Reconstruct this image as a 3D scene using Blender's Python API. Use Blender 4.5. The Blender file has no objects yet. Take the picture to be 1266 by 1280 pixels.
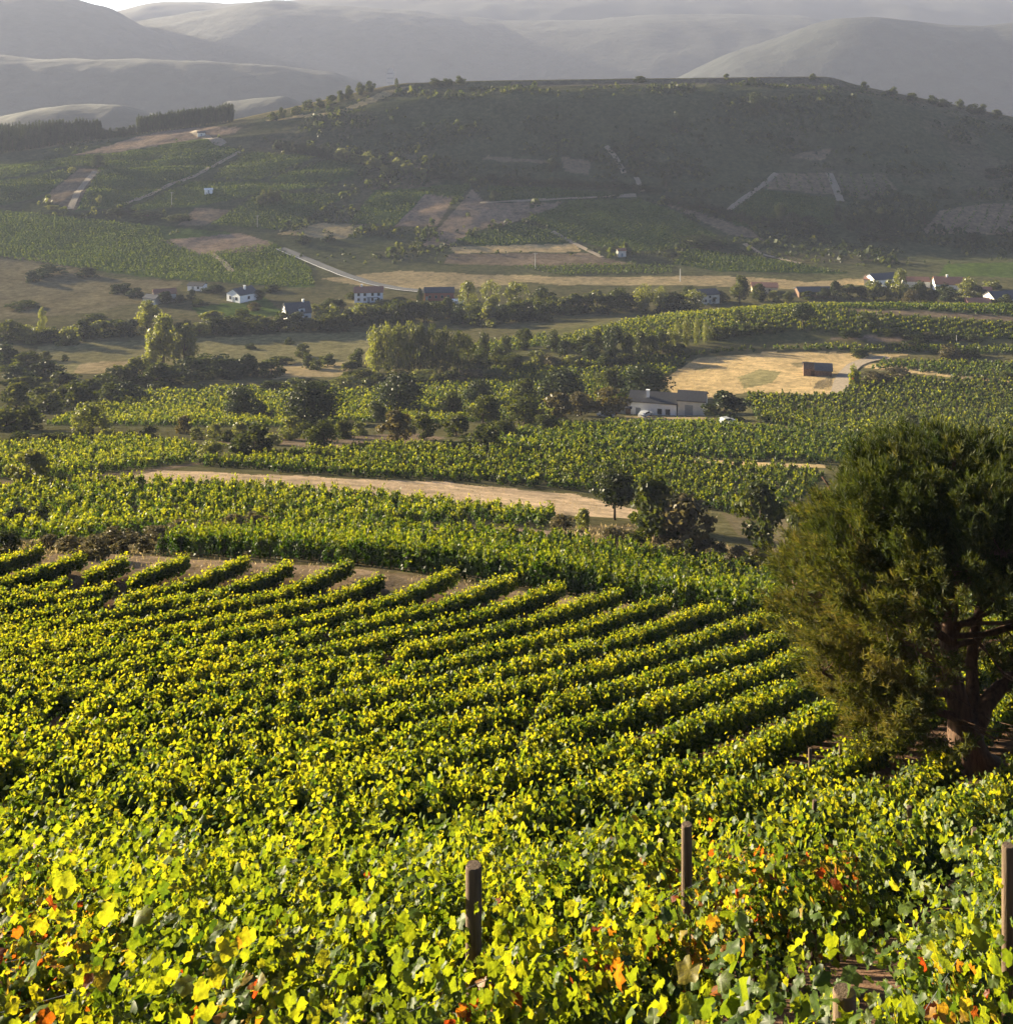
import bpy, math, random
import numpy as np
from math import radians, sin, cos, pi

random.seed(7)
RNG = np.random.default_rng(11)
S = bpy.context.scene
COL = S.collection

# ------------------------------------------------------------------ camera, sky, sun, exposure
F, U0, V0 = 1500.0, 633.0, 70.0            # focal length in picture pixels, principal column, horizon row
cam_d = bpy.data.cameras.new('camera')
cam = bpy.data.objects.new('camera', cam_d)
COL.objects.link(cam)
cam.location = (0, 0, 0)
cam.rotation_euler = (radians(90), 0, 0)
cam_d.sensor_fit = 'VERTICAL'
cam_d.sensor_height = 36.0
cam_d.lens = F / 1280.0 * 36.0
cam_d.shift_y = -(640.0 - V0) / 1280.0
cam_d.clip_start = 0.2
cam_d.clip_end = 30000
S.camera = cam

SUN_EL, SUN_AZ = 12.0, -57.0               # degrees; azimuth from the view axis, minus is left
world = bpy.data.worlds.new('World')
S.world = world
world.use_nodes = True
wn = world.node_tree.nodes
sky = wn.new('ShaderNodeTexSky')
sky.sky_type = 'NISHITA'
sky.sun_disc = False
sky.sun_elevation = radians(SUN_EL)
sky.sun_rotation = radians(SUN_AZ)
sky.air_density = 0.4
sky.dust_density = 0.8
bg = wn['Background']
world.node_tree.links.new(sky.outputs[0], bg.inputs[0])
bg.inputs[1].default_value = 0.05

sun_d = bpy.data.lights.new('sun', 'SUN')
sun_d.energy = 5.0
sun_d.angle = radians(0.6)
sun_d.color = (1.0, 0.84, 0.55)
sun = bpy.data.objects.new('sun', sun_d)
COL.objects.link(sun)
sun.location = (-200, 150, 120)
el, az = radians(SUN_EL), radians(SUN_AZ)
SUNV = (sin(az) * cos(el), cos(az) * cos(el), sin(el))
from mathutils import Vector
sun.rotation_euler = Vector(SUNV).to_track_quat('Z', 'Y').to_euler()

S.view_settings.view_transform = 'Standard'
S.view_settings.look = 'None'
S.view_settings.gamma = 1.0
S.view_settings.exposure = 2.35
S.render.engine = 'CYCLES'
cy = S.cycles
cy.max_bounces = 5
cy.diffuse_bounces = 1
cy.glossy_bounces = 1
cy.transmission_bounces = 2
cy.transparent_max_bounces = 4
cy.volume_bounces = 0
cy.use_denoising = True
cy.sample_clamp_indirect = 4.0
cy.use_adaptive_sampling = True
cy.adaptive_threshold = 0.02
HAZE_DENSITY = 0.000088

# ------------------------------------------------------------------ small helpers
def lerp(a, b, t): return a + (b - a) * t

def hash2(ix, iy, seed):
    h = (ix.astype(np.int64) * 374761393 + iy.astype(np.int64) * 668265263 + seed * 974711) & 0x7fffffff
    h = ((h ^ (h >> 13)) * 1274126177) & 0x7fffffff
    h = (h ^ (h >> 16)) & 0x7fffffff
    return h / float(0x7fffffff)

def vnoise(x, y, seed=0):
    x = np.asarray(x, float); y = np.asarray(y, float)
    ix = np.floor(x); iy = np.floor(y)
    fx = x - ix; fy = y - iy
    fx = fx * fx * (3 - 2 * fx); fy = fy * fy * (3 - 2 * fy)
    a = hash2(ix, iy, seed); b = hash2(ix + 1, iy, seed)
    c = hash2(ix, iy + 1, seed); d = hash2(ix + 1, iy + 1, seed)
    return (a * (1 - fx) + b * fx) * (1 - fy) + (c * (1 - fx) + d * fx) * fy

def fbm(x, y, seed=0, octv=4):
    s = 0; a = 0.5; t = 0
    for k in range(octv):
        s = s + a * vnoise(x * 2 ** k, y * 2 ** k, seed + k * 17); t += a; a *= 0.5
    return s / t - 0.5

def in_poly(u, v, poly):
    inside = np.zeros(u.shape, bool)
    n = len(poly)
    for i in range(n):
        x1, y1 = poly[i]; x2, y2 = poly[(i + 1) % n]
        if y1 == y2: continue
        c = ((y1 > v) != (y2 > v)) & (u < (x2 - x1) * (v - y1) / (y2 - y1) + x1)
        inside ^= c
    return inside

def norm(a):
    return a / np.maximum(np.linalg.norm(a, axis=-1, keepdims=True), 1e-9)

def make_mesh(name, V, faces_list, attrs=None, smooth=False):
    """faces_list: list of (n,k) int arrays; attrs: {name: per-face float array in the same order} """
    me = bpy.data.meshes.new(name)
    V = np.asarray(V, np.float32)
    me.vertices.add(len(V)); me.vertices.foreach_set('co', V.ravel())
    lv, st, tot = [], [], 0
    for Fa in faces_list:
        Fa = np.asarray(Fa, np.int32)
        if len(Fa) == 0: continue
        k = Fa.shape[1]
        lv.append(Fa.ravel()); st.append(tot + np.arange(len(Fa), dtype=np.int32) * k); tot += Fa.size
    lv = np.concatenate(lv); st = np.concatenate(st)
    me.loops.add(len(lv)); me.loops.foreach_set('vertex_index', lv)
    me.polygons.add(len(st)); me.polygons.foreach_set('loop_start', st)
    if smooth:
        me.polygons.foreach_set('use_smooth', np.ones(len(st), bool))
    me.update(calc_edges=True)
    for an, arr in (attrs or {}).items():
        a = me.attributes.new(an, 'FLOAT', 'FACE')
        a.data.foreach_set('value', np.asarray(arr, np.float32))
    return me

def link(name, me, mat=None, parent=None, **props):
    o = bpy.data.objects.new(name, me)
    COL.objects.link(o)
    if mat is not None and me is not None and len(me.materials) == 0: me.materials.append(mat)
    if parent is not None: o.parent = parent
    for k, v in props.items():
        if v is not None: o[k] = v
    return o

def empty(name, loc, rz=0.0, **props):
    o = link(name, None, None, None, **props)
    o.location = loc; o.rotation_euler = (0, 0, rz); o.empty_display_size = 0.3
    return o

class MB:
    """collects verts and polygons of one part"""
    def __init__(s): s.v = []; s.f = []
    def poly(s, pts):
        b = len(s.v); s.v += [tuple(p) for p in pts]; s.f.append(tuple(range(b, b + len(pts))))
    def box(s, x0, x1, y0, y1, z0, z1):
        b = len(s.v)
        s.v += [(x, y, z) for z in (z0, z1) for x, y in ((x0, y0), (x1, y0), (x1, y1), (x0, y1))]
        for f in ((0, 3, 2, 1), (4, 5, 6, 7), (0, 1, 5, 4), (1, 2, 6, 5), (2, 3, 7, 6), (3, 0, 4, 7)):
            s.f.append(tuple(b + i for i in f))
    def prism(s, prof, axis, a0, a1):
        """profile of (p,q) extruded along axis 'x' or 'y'"""
        b = len(s.v); n = len(prof)
        for a in (a0, a1):
            for p, q in prof:
                s.v.append((a, p, q) if axis == 'x' else (p, a, q))
        s.f.append(tuple(b + i for i in range(n))[::-1]); s.f.append(tuple(b + n + i for i in range(n)))
        for i in range(n):
            j = (i + 1) % n
            s.f.append((b + i, b + j, b + n + j, b + n + i))
    def tube(s, pts, rad, ns=8, cap=True):
        pts = [Vector(p) for p in pts]; n = len(pts)
        b = len(s.v)
        for i, p in enumerate(pts):
            t = (pts[min(i + 1, n - 1)] - pts[max(i - 1, 0)]).normalized()
            a = t.cross(Vector((0, 1, 0))) if abs(t.y) < .9 else t.cross(Vector((1, 0, 0)))
            a.normalize(); c = t.cross(a)
            for k in range(ns):
                q = 2 * pi * k / ns
                w = p + (a * cos(q) + c * sin(q)) * rad[i]
                s.v.append(tuple(w))
        for i in range(n - 1):
            for k in range(ns):
                k2 = (k + 1) % ns
                s.f.append((b + i * ns + k, b + i * ns + k2, b + (i + 1) * ns + k2, b + (i + 1) * ns + k))
        if cap:
            s.f.append(tuple(b + k for k in range(ns))[::-1]); s.f.append(tuple(b + (n - 1) * ns + k for k in range(ns)))
    def mesh(s, name, smooth=False):
        me = bpy.data.meshes.new(name); me.from_pydata(s.v, [], s.f)
        if smooth:
            me.polygons.foreach_set('use_smooth', np.ones(len(me.polygons), bool))
        me.update(); return me
    def build(s, name, mat, parent=None, smooth=False, **props):
        return link(name, s.mesh(name, smooth), mat, parent, **props)

# ------------------------------------------------------------------ materials
def new_mat(name):
    m = bpy.data.materials.new(name); m.use_nodes = True
    nt = m.node_tree; nt.nodes.clear()
    out = nt.nodes.new('ShaderNodeOutputMaterial')
    return m, nt, out

def N(nt, t, **kw):
    n = nt.nodes.new('ShaderNode' + t)
    for k, v in kw.items():
        if k in n.inputs.keys(): n.inputs[k].default_value = v
        else: setattr(n, k, v)
    return n

def ramp(nt, stops, fac=None):
    r = N(nt, 'ValToRGB')
    e = r.color_ramp.elements
    while len(e) < len(stops): e.new(0.5)
    for i, (p, c) in enumerate(stops):
        e[i].position = p; e[i].color = (*c, 1)
    if fac is not None: nt.links.new(fac, r.inputs[0])
    return r

def leaf_mat(name, dif, tra, tw=0.45, gloss=0.10, rough=0.45, mott=1.5, wrinkle=False):
    """dif / tra: colour stops over the per-leaf attribute hue"""
    m, nt, out = new_mat(name)
    at = N(nt, 'Attribute', attribute_name='hue')
    oi = N(nt, 'ObjectInfo')
    rd = ramp(nt, dif, at.outputs['Fac']); rt = ramp(nt, tra, at.outputs['Fac'])
    hv = N(nt, 'HueSaturation')
    mp = N(nt, 'MapRange'); mp.inputs[3].default_value = 0.75; mp.inputs[4].default_value = 1.3
    nt.links.new(oi.outputs['Random'], mp.inputs[0])
    nt.links.new(mp.outputs[0], hv.inputs['Value'])
    nt.links.new(rd.outputs[0], hv.inputs['Color'])
    tc = N(nt, 'TexCoord'); nz = N(nt, 'TexNoise', Scale=mott, Detail=3.0)
    nt.links.new(tc.outputs['Object'], nz.inputs[0])
    rm = ramp(nt, [(.32, (.55, .58, .55)), (.62, (1.12, 1.10, 1.0))], nz.outputs[0])
    mm = []
    for src in (hv.outputs[0], rt.outputs[0]):
        q = N(nt, 'Mix', data_type='RGBA', blend_type='MULTIPLY'); q.inputs[0].default_value = 1
        nt.links.new(src, q.inputs[6]); nt.links.new(rm.outputs[0], q.inputs[7]); mm.append(q.outputs[2])
    d = N(nt, 'BsdfDiffuse'); nt.links.new(mm[0], d.inputs[0])
    t = N(nt, 'BsdfTranslucent'); nt.links.new(mm[1], t.inputs[0])
    if wrinkle:
        bp = N(nt, 'Bump', Strength=.7); bp.inputs['Distance'].default_value = .02
        nt.links.new(nz.outputs[0], bp.inputs['Height'])
        nt.links.new(bp.outputs[0], d.inputs['Normal']); nt.links.new(bp.outputs[0], t.inputs['Normal'])
    mx = N(nt, 'MixShader'); mx.inputs[0].default_value = tw
    nt.links.new(d.outputs[0], mx.inputs[1]); nt.links.new(t.outputs[0], mx.inputs[2])
    g = N(nt, 'BsdfGlossy'); g.inputs['Roughness'].default_value = rough
    mg = N(nt, 'MixShader'); mg.inputs[0].default_value = gloss
    nt.links.new(mx.outputs[0], mg.inputs[1]); nt.links.new(g.outputs[0], mg.inputs[2])
    nt.links.new(mg.outputs[0], out.inputs[0])
    return m

def solid_mat(name, col, rough=0.8, var=0.25, scale=3.0, bump=0.0, stretch=(1, 1, 1), spec=0.2, col2=None, bdist=.03):
    m, nt, out = new_mat(name)
    tc = N(nt, 'TexCoord'); mp = N(nt, 'Mapping'); mp.inputs['Scale'].default_value = stretch
    nt.links.new(tc.outputs['Object'], mp.inputs[0])
    nz = N(nt, 'TexNoise', Scale=scale, Detail=6.0, Roughness=0.65)
    nt.links.new(mp.outputs[0], nz.inputs[0])
    c2 = col2 or tuple(c * (1 - var) for c in col)
    c1 = tuple(min(1, c * (1 + var * .6)) for c in col)
    r = ramp(nt, [(0.3, c2), (0.7, c1)], nz.outputs[0])
    b = N(nt, 'BsdfPrincipled', Roughness=rough)
    b.inputs['Specular IOR Level'].default_value = spec
    nt.links.new(r.outputs[0], b.inputs['Base Color'])
    if bump:
        bp = N(nt, 'Bump', Strength=bump); bp.inputs['Distance'].default_value = bdist
        nt.links.new(nz.outputs[0], bp.inputs['Height']); nt.links.new(bp.outputs[0], b.inputs['Normal'])
    nt.links.new(b.outputs[0], out.inputs[0])
    return m

M = {}
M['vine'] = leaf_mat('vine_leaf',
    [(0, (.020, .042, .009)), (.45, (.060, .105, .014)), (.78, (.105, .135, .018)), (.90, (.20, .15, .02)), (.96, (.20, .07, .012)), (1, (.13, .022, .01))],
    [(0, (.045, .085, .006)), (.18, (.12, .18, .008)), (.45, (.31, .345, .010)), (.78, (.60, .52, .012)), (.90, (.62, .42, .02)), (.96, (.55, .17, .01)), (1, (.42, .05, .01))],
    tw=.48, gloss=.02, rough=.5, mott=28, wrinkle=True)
M['bush_vine'] = leaf_mat('bush_vine_leaf',
    [(0, (.013, .032, .007)), (.45, (.028, .056, .010)), (1, (.080, .105, .016))],
    [(0, (.025, .065, .006)), (.45, (.09, .155, .008)), (1, (.42, .42, .014))], tw=.42, gloss=.02)
M['far_vine'] = leaf_mat('far_vine_leaf',
    [(0, (.015, .032, .008)), (.45, (.032, .060, .012)), (1, (.092, .112, .020))],
    [(0, (.03, .07, .008)), (.45, (.10, .155, .010)), (1, (.40, .40, .018))], tw=.40, gloss=.015)
M['hill_vine'] = leaf_mat('hill_vine_leaf',
    [(0, (.024, .046, .012)), (1, (.058, .084, .020))],
    [(0, (.05, .09, .010)), (1, (.17, .20, .015))], tw=.36, gloss=.01)
M['broad'] = leaf_mat('broad_leaf',
    [(0, (.014, .025, .008)), (.5, (.030, .044, .011)), (1, (.070, .082, .020))],
    [(0, (.04, .06, .010)), (.5, (.10, .12, .015)), (1, (.24, .24, .03))], tw=.34, gloss=.015)
M['lit'] = leaf_mat('sunlit_leaf',  # yellow-green leaf, lightened to paint sunlight onto crowns of several kinds
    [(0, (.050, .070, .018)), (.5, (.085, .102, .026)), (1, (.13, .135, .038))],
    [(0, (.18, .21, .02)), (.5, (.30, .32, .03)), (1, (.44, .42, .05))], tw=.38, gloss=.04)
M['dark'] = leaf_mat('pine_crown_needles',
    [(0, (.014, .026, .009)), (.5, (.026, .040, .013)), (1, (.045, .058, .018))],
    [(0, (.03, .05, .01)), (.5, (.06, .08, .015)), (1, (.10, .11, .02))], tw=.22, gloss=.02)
M['dry'] = leaf_mat('dry_shrub_leaf',
    [(0, (.055, .052, .026)), (.5, (.10, .085, .042)), (1, (.17, .135, .07))],
    [(0, (.10, .10, .04)), (.5, (.18, .15, .06)), (1, (.28, .22, .10))], tw=.35, gloss=.02)
M['rust'] = leaf_mat('russet_leaf',
    [(0, (.038, .034, .014)), (.5, (.064, .055, .022)), (1, (.10, .08, .034))],
    [(0, (.10, .08, .02)), (.5, (.16, .13, .03)), (1, (.24, .19, .05))], tw=.32, gloss=.02)
M['needle'] = leaf_mat('pine_needle',
    [(0, (.012, .022, .007)), (.5, (.026, .038, .010)), (.8, (.054, .060, .016)), (1, (.078, .068, .022))],
    [(0, (.03, .05, .008)), (.5, (.08, .10, .012)), (.8, (.17, .17, .02)), (1, (.21, .17, .03))], tw=.30, gloss=.015, rough=.6)
M['straw'] = leaf_mat('straw_blade',
    [(0, (.27, .20, .10)), (.5, (.40, .31, .16)), (1, (.52, .41, .22))],
    [(0, (.2, .15, .07)), (.5, (.3, .23, .11)), (1, (.38, .30, .15))], tw=.35, gloss=.02)
M['bark'] = solid_mat('bark', (.105, .062, .042), .9, .6, 9, .8, (1, 1, .22))
M['far_bark'] = solid_mat('far_bark', (.085, .062, .045), .9, .4, 3, .2, (1, 1, .3))
M['vinewood'] = solid_mat('vine_wood', (.060, .040, .028), .95, .5, 22, .6, (1, 1, .25))
M['post'] = solid_mat('weathered_post_wood', (.125, .088, .060), .85, .55, 26, .5, (1, 1, .08))
M['wire'] = solid_mat('galvanised_wire', (.32, .31, .30), .4, .2, 10, 0, spec=.6)
M['white'] = solid_mat('white_render', (.84, .85, .86), .85, .10, .8, .1)
M['offwhite'] = solid_mat('off_white_render', (.62, .60, .55), .85, .15, .8, .1)
M['cream'] = solid_mat('cream_render', (.60, .50, .36), .85, .15, .8, .1)
M['brick'] = solid_mat('red_brick', (.30, .115, .085), .9, .3, 4, .2)
M['stone'] = solid_mat('rubble_stone', (.15, .095, .065), .95, .5, 2.5, .8)
M['slate'] = solid_mat('slate_roof', (.085, .09, .105), .65, .3, 1.5, .3, (1, 4, 1))
M['tile'] = solid_mat('clay_tile_roof', (.30, .155, .11), .85, .35, 1.5, .4, (4, 1, 1))
M['fibre'] = solid_mat('fibre_cement_roof', (.055, .057, .066), .8, .3, 1.2, .3, (5, 1, 1))
M['steel'] = solid_mat('grey_steel', (.24, .27, .30), .5, .2, 2, 0, spec=.5)
M['glass'] = solid_mat('dark_window_glass', (.025, .03, .038), .12, .2, 1, 0, spec=.6)
M['frame'] = solid_mat('window_frame', (.30, .29, .28), .6, .1, 2)
M['tyre'] = solid_mat('tyre_rubber', (.02, .02, .02), .8)
M['carwhite'] = solid_mat('white_car_paint', (.78, .79, .80), .3, .04, 2, spec=.5)
M['cargrey'] = solid_mat('grey_car_paint', (.42, .44, .46), .3, .06, 2, spec=.5)
M['lamp'] = solid_mat('car_lamp_glass', (.5, .5, .5), .15, .1, 2, spec=.6)
M['concrete'] = solid_mat('concrete', (.38, .37, .35), .85, .15, 1)
M['asphalt'] = solid_mat('asphalt', (.085, .09, .10), .85, .15, 1.5, .1)
M['gravel'] = solid_mat('gravel_track', (.30, .245, .18), .95, .35, 1.2, .3)
M['tower'] = solid_mat('distant_tower', (.16, .16, .17), .8)
M['line'] = solid_mat('road_paint', (.7, .7, .68), .7, .1)

# ------------------------------------------------------------------ terrain
def zz(y, d): return {u: -(v - V0) * y / F for u, v in d.items()}
ST = [(-60, {0: 3.0}), (-20, {0: .2}), (-6, {0: -1.2}), (0, {0: -1.9}), (2.5, {0: -3.6}), (4.8, {0: -5.25}), (7, {0: -6.45}), (10.5, {0: -8.3}),
      (15, {0: -11.1}), (20, {0: -13.2, 633: -13.4, 1266: -13.6}), (24, {0: -14.8, 633: -15.0, 1150: -15.7}),
      (28, {0: -16.3, 633: -16.6, 1150: -17.5}), (33, {0: -18.0, 633: -18.55, 1150: -19.1}), (38, {0: -19.6, 633: -20.4, 1100: -21.0}),
      (43, {0: -21.2, 633: -22.0, 1000: -22.7}), (48, {0: -22.5, 633: -23.4, 950: -24.2}), (52, {0: -23.5, 500: -24.1, 850: -24.9, 1000: -25.4}),
      (56, zz(56, {0: 706, 500: 722, 760: 757, 960: 789, 1266: 800})), (60, zz(60, {0: 690, 500: 715, 760: 751, 960: 781, 1266: 795})),
      (95, zz(95, {0: 668, 500: 674, 700: 688, 950: 733, 1266: 745})),
      (106, zz(106, {0: 657, 500: 660, 700: 672, 950: 712, 1266: 722})),
      (132, zz(132, {0: 612, 150: 606, 500: 626, 700: 643, 950: 666, 1266: 670})),
      (155, zz(155, {0: 585, 200: 588, 500: 600, 700: 618, 950: 638, 1266: 640})),
      (195, zz(195, {0: 558, 250: 560, 500: 563, 800: 577, 1000: 585, 1266: 588})),
      (245, zz(245, {0: 532, 500: 535, 830: 541, 1266: 547})),
      (300, zz(300, {0: 510, 500: 512, 830: 517, 930: 512, 1266: 507})),
      (340, zz(340, {0: 490, 500: 490, 830: 481, 1000: 473, 1266: 470})),
      (375, zz(375, {0: 471, 500: 467, 830: 451, 1000: 442, 1266: 439})),
      (415, zz(415, {0: 450, 500: 446, 700: 425, 900: 397, 1000: 387, 1266: 389})),
      (450, zz(450, {0: 421, 500: 420, 700: 406, 900: 390, 1000: 384, 1266: 386})),
      (490, zz(490, {0: 391, 900: 390})), (550, zz(550, {0: 352, 900: 353})),
      (615, zz(615, {0: 308, 300: 312, 600: 308, 900: 313, 1266: 318})),
      (680, zz(680, {0: 263, 300: 260, 600: 248, 900: 255, 1266: 264})),
      (745, zz(745, {0: 216, 300: 202, 600: 183, 900: 188, 1266: 212})),
      (800, zz(800, {0: 194, 150: 178, 290: 160, 450: 133, 600: 117, 900: 113, 1050: 115, 1266: 168})),
      (829, zz(829, {-200: 203, 0: 190, 170: 170, 290: 154, 380: 135, 450: 119, 500: 110, 600: 107, 900: 103, 1040: 104, 1062: 111, 1100: 117, 1200: 138, 1266: 153, 1400: 176})),
      (835, zz(835, {-200: 200, 0: 188, 170: 168, 290: 152, 380: 132, 450: 115, 500: 104, 600: 101, 900: 97, 1040: 96, 1062: 105, 1100: 113, 1200: 133, 1266: 148, 1400: 172})),
      (875, zz(835, {-200: 202, 0: 191, 170: 170, 290: 154, 380: 134, 450: 116, 500: 106, 600: 103, 900: 99, 1040: 98, 1062: 107, 1100: 115, 1200: 135, 1266: 150, 1400: 175})),
      (960, {0: -84, 290: -66, 450: -52, 600: -44, 1000: -44, 1266: -70}), (1060, {0: -96, 500: -78, 1000: -78, 1266: -92}),
      (1350, {0: -112}), (1700, {0: -116}), (4800, {0: -116}), (7000, {0: -110})]
UU = np.arange(-900, 2170, 10.0)
def smooth_row(d):
    k = sorted(d); r = np.interp(UU, k, [d[q] for q in k])
    if len(k) > 2:
        ker = np.ones(3) / 3 if len(k) > 8 else np.ones(13) / 13
        p = len(ker) // 2
        r = np.convolve(np.pad(r, p, mode='edge'), ker, 'valid')
    return r
SY = np.array([s[0] for s in ST], float)
SZ = np.array([smooth_row(s[1]) for s in ST])
P0 = 75.0
pp = np.log(SY + P0)
def pchip(xk, Yk, x):
    h = np.diff(xk)[:, None]; dl = np.diff(Yk, axis=0) / h
    m = np.zeros_like(Yk)
    w1 = 2 * h[1:] + h[:-1]; w2 = h[1:] + 2 * h[:-1]
    with np.errstate(divide='ignore', invalid='ignore'):
        mm = (w1 + w2) / (w1 / dl[:-1] + w2 / dl[1:])
    m[1:-1] = np.where(dl[:-1] * dl[1:] > 0, mm, 0.0)
    m[0] = dl[0]; m[-1] = dl[-1]
    i = np.clip(np.searchsorted(xk, x) - 1, 0, len(xk) - 2)
    t = ((x - xk[i]) / (xk[i + 1] - xk[i]))[:, None]; hh = (xk[i + 1] - xk[i])[:, None]
    return (2 * t**3 - 3 * t**2 + 1) * Yk[i] + (t**3 - 2 * t**2 + t) * hh * m[i] + (-2 * t**3 + 3 * t**2) * Yk[i + 1] + (t**3 - t**2) * hh * m[i + 1]
PT = np.linspace(pp[0], pp[-1], 6000)
TAB = pchip(pp, SZ, PT)
NP_, NU_ = TAB.shape

def H(x, y):
    x = np.asarray(x, float); y = np.asarray(y, float)
    u = U0 + F * x / np.maximum(y, 6.0)
    a = np.clip((u - UU[0]) / 10.0, 0, NU_ - 1.001); b = np.clip((np.log(np.maximum(y, -60) + P0) - PT[0]) / (PT[1] - PT[0]), 0, NP_ - 1.001)
    i = a.astype(int); j = b.astype(int); fa = a - i; fb = b - j
    z = (TAB[j, i] * (1 - fa) + TAB[j, i + 1] * fa) * (1 - fb) + (TAB[j + 1, i] * (1 - fa) + TAB[j + 1, i + 1] * fa) * fb
    am = np.interp(y, [0, 60, 150, 480, 560, 700, 800, 835, 880, 1000, 1700, 3000], [.05, .12, .35, .5, .8, 2.4, 2.0, .4, .4, 6, 7, 14])
    sc = np.interp(y, [0, 60, 150, 480, 700, 1000, 1700, 5000], [2.5, 5, 14, 30, 34, 60, 150, 420])
    k1 = y < 140; k2 = (y >= 140) & (y < 1000)
    n = np.where(k1, fbm(x / 4.0, y / 4.0, 3), np.where(k2, fbm(x / 28.0, y / 28.0, 5), fbm(x / 200.0, y / 200.0, 9)))
    # steps and ledges of the mesa flank
    led = np.where((y > 640) & (y < 832), fbm(x / 60.0, y / 8.0, 21) * 4.2 * np.clip((y - 640) / 60, 0, 1) * np.clip((832 - y) / 14, 0, 1), 0)
    return z + n * am * 1.6 * np.where(k1, np.clip((140 - y) / 12, 0, 1), np.where(k2, np.clip((y - 140) / 20, 0, 1) * np.clip((1000 - y) / 40, 0, 1), np.clip((y - 1000) / 100, 0, 1))) + led

def hz(x, y): return float(H(np.array([x]), np.array([y]))[0])

YM = np.concatenate([np.arange(2, 140, .25), np.arange(140, 900, 1.0), np.arange(900, 6000, 8.0)])
def grounds(u, v, ymin=2.0, ymax=6000):
    """picture points -> the terrain points seen there (nan where none)"""
    u = np.atleast_1d(np.asarray(u, float)); v = np.atleast_1d(np.asarray(v, float))
    ys = YM[(YM >= ymin) & (YM <= ymax)]
    X = (u[:, None] - U0) / F * ys[None]; Zr = -(v[:, None] - V0) / F * ys[None]
    G = H(X, np.broadcast_to(ys, X.shape))
    below = Zr <= G
    k = below.argmax(1); ok = below.any(1)
    k = np.clip(k, 1, len(ys) - 1)
    r = np.arange(len(u))
    d1 = (Zr - G)[r, k - 1]; d2 = (Zr - G)[r, k]
    t = np.clip(d1 / np.where(d1 - d2 == 0, 1, d1 - d2), 0, 1)
    y = ys[k - 1] * (1 - t) + ys[k] * t
    x = (u - U0) / F * y
    z = H(x, y)
    y = np.where(ok, y, np.nan)
    return x, y, z
def ground(u, v, ymin=2.0, ymax=6000):
    x, y, z = grounds([u], [v], ymin, ymax)
    return float(x[0]), float(y[0]), float(z[0])

def uv_of(x, y, z):
    yy = np.maximum(y, .5)
    return U0 + F * x / yy, V0 - F * z / yy

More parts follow.
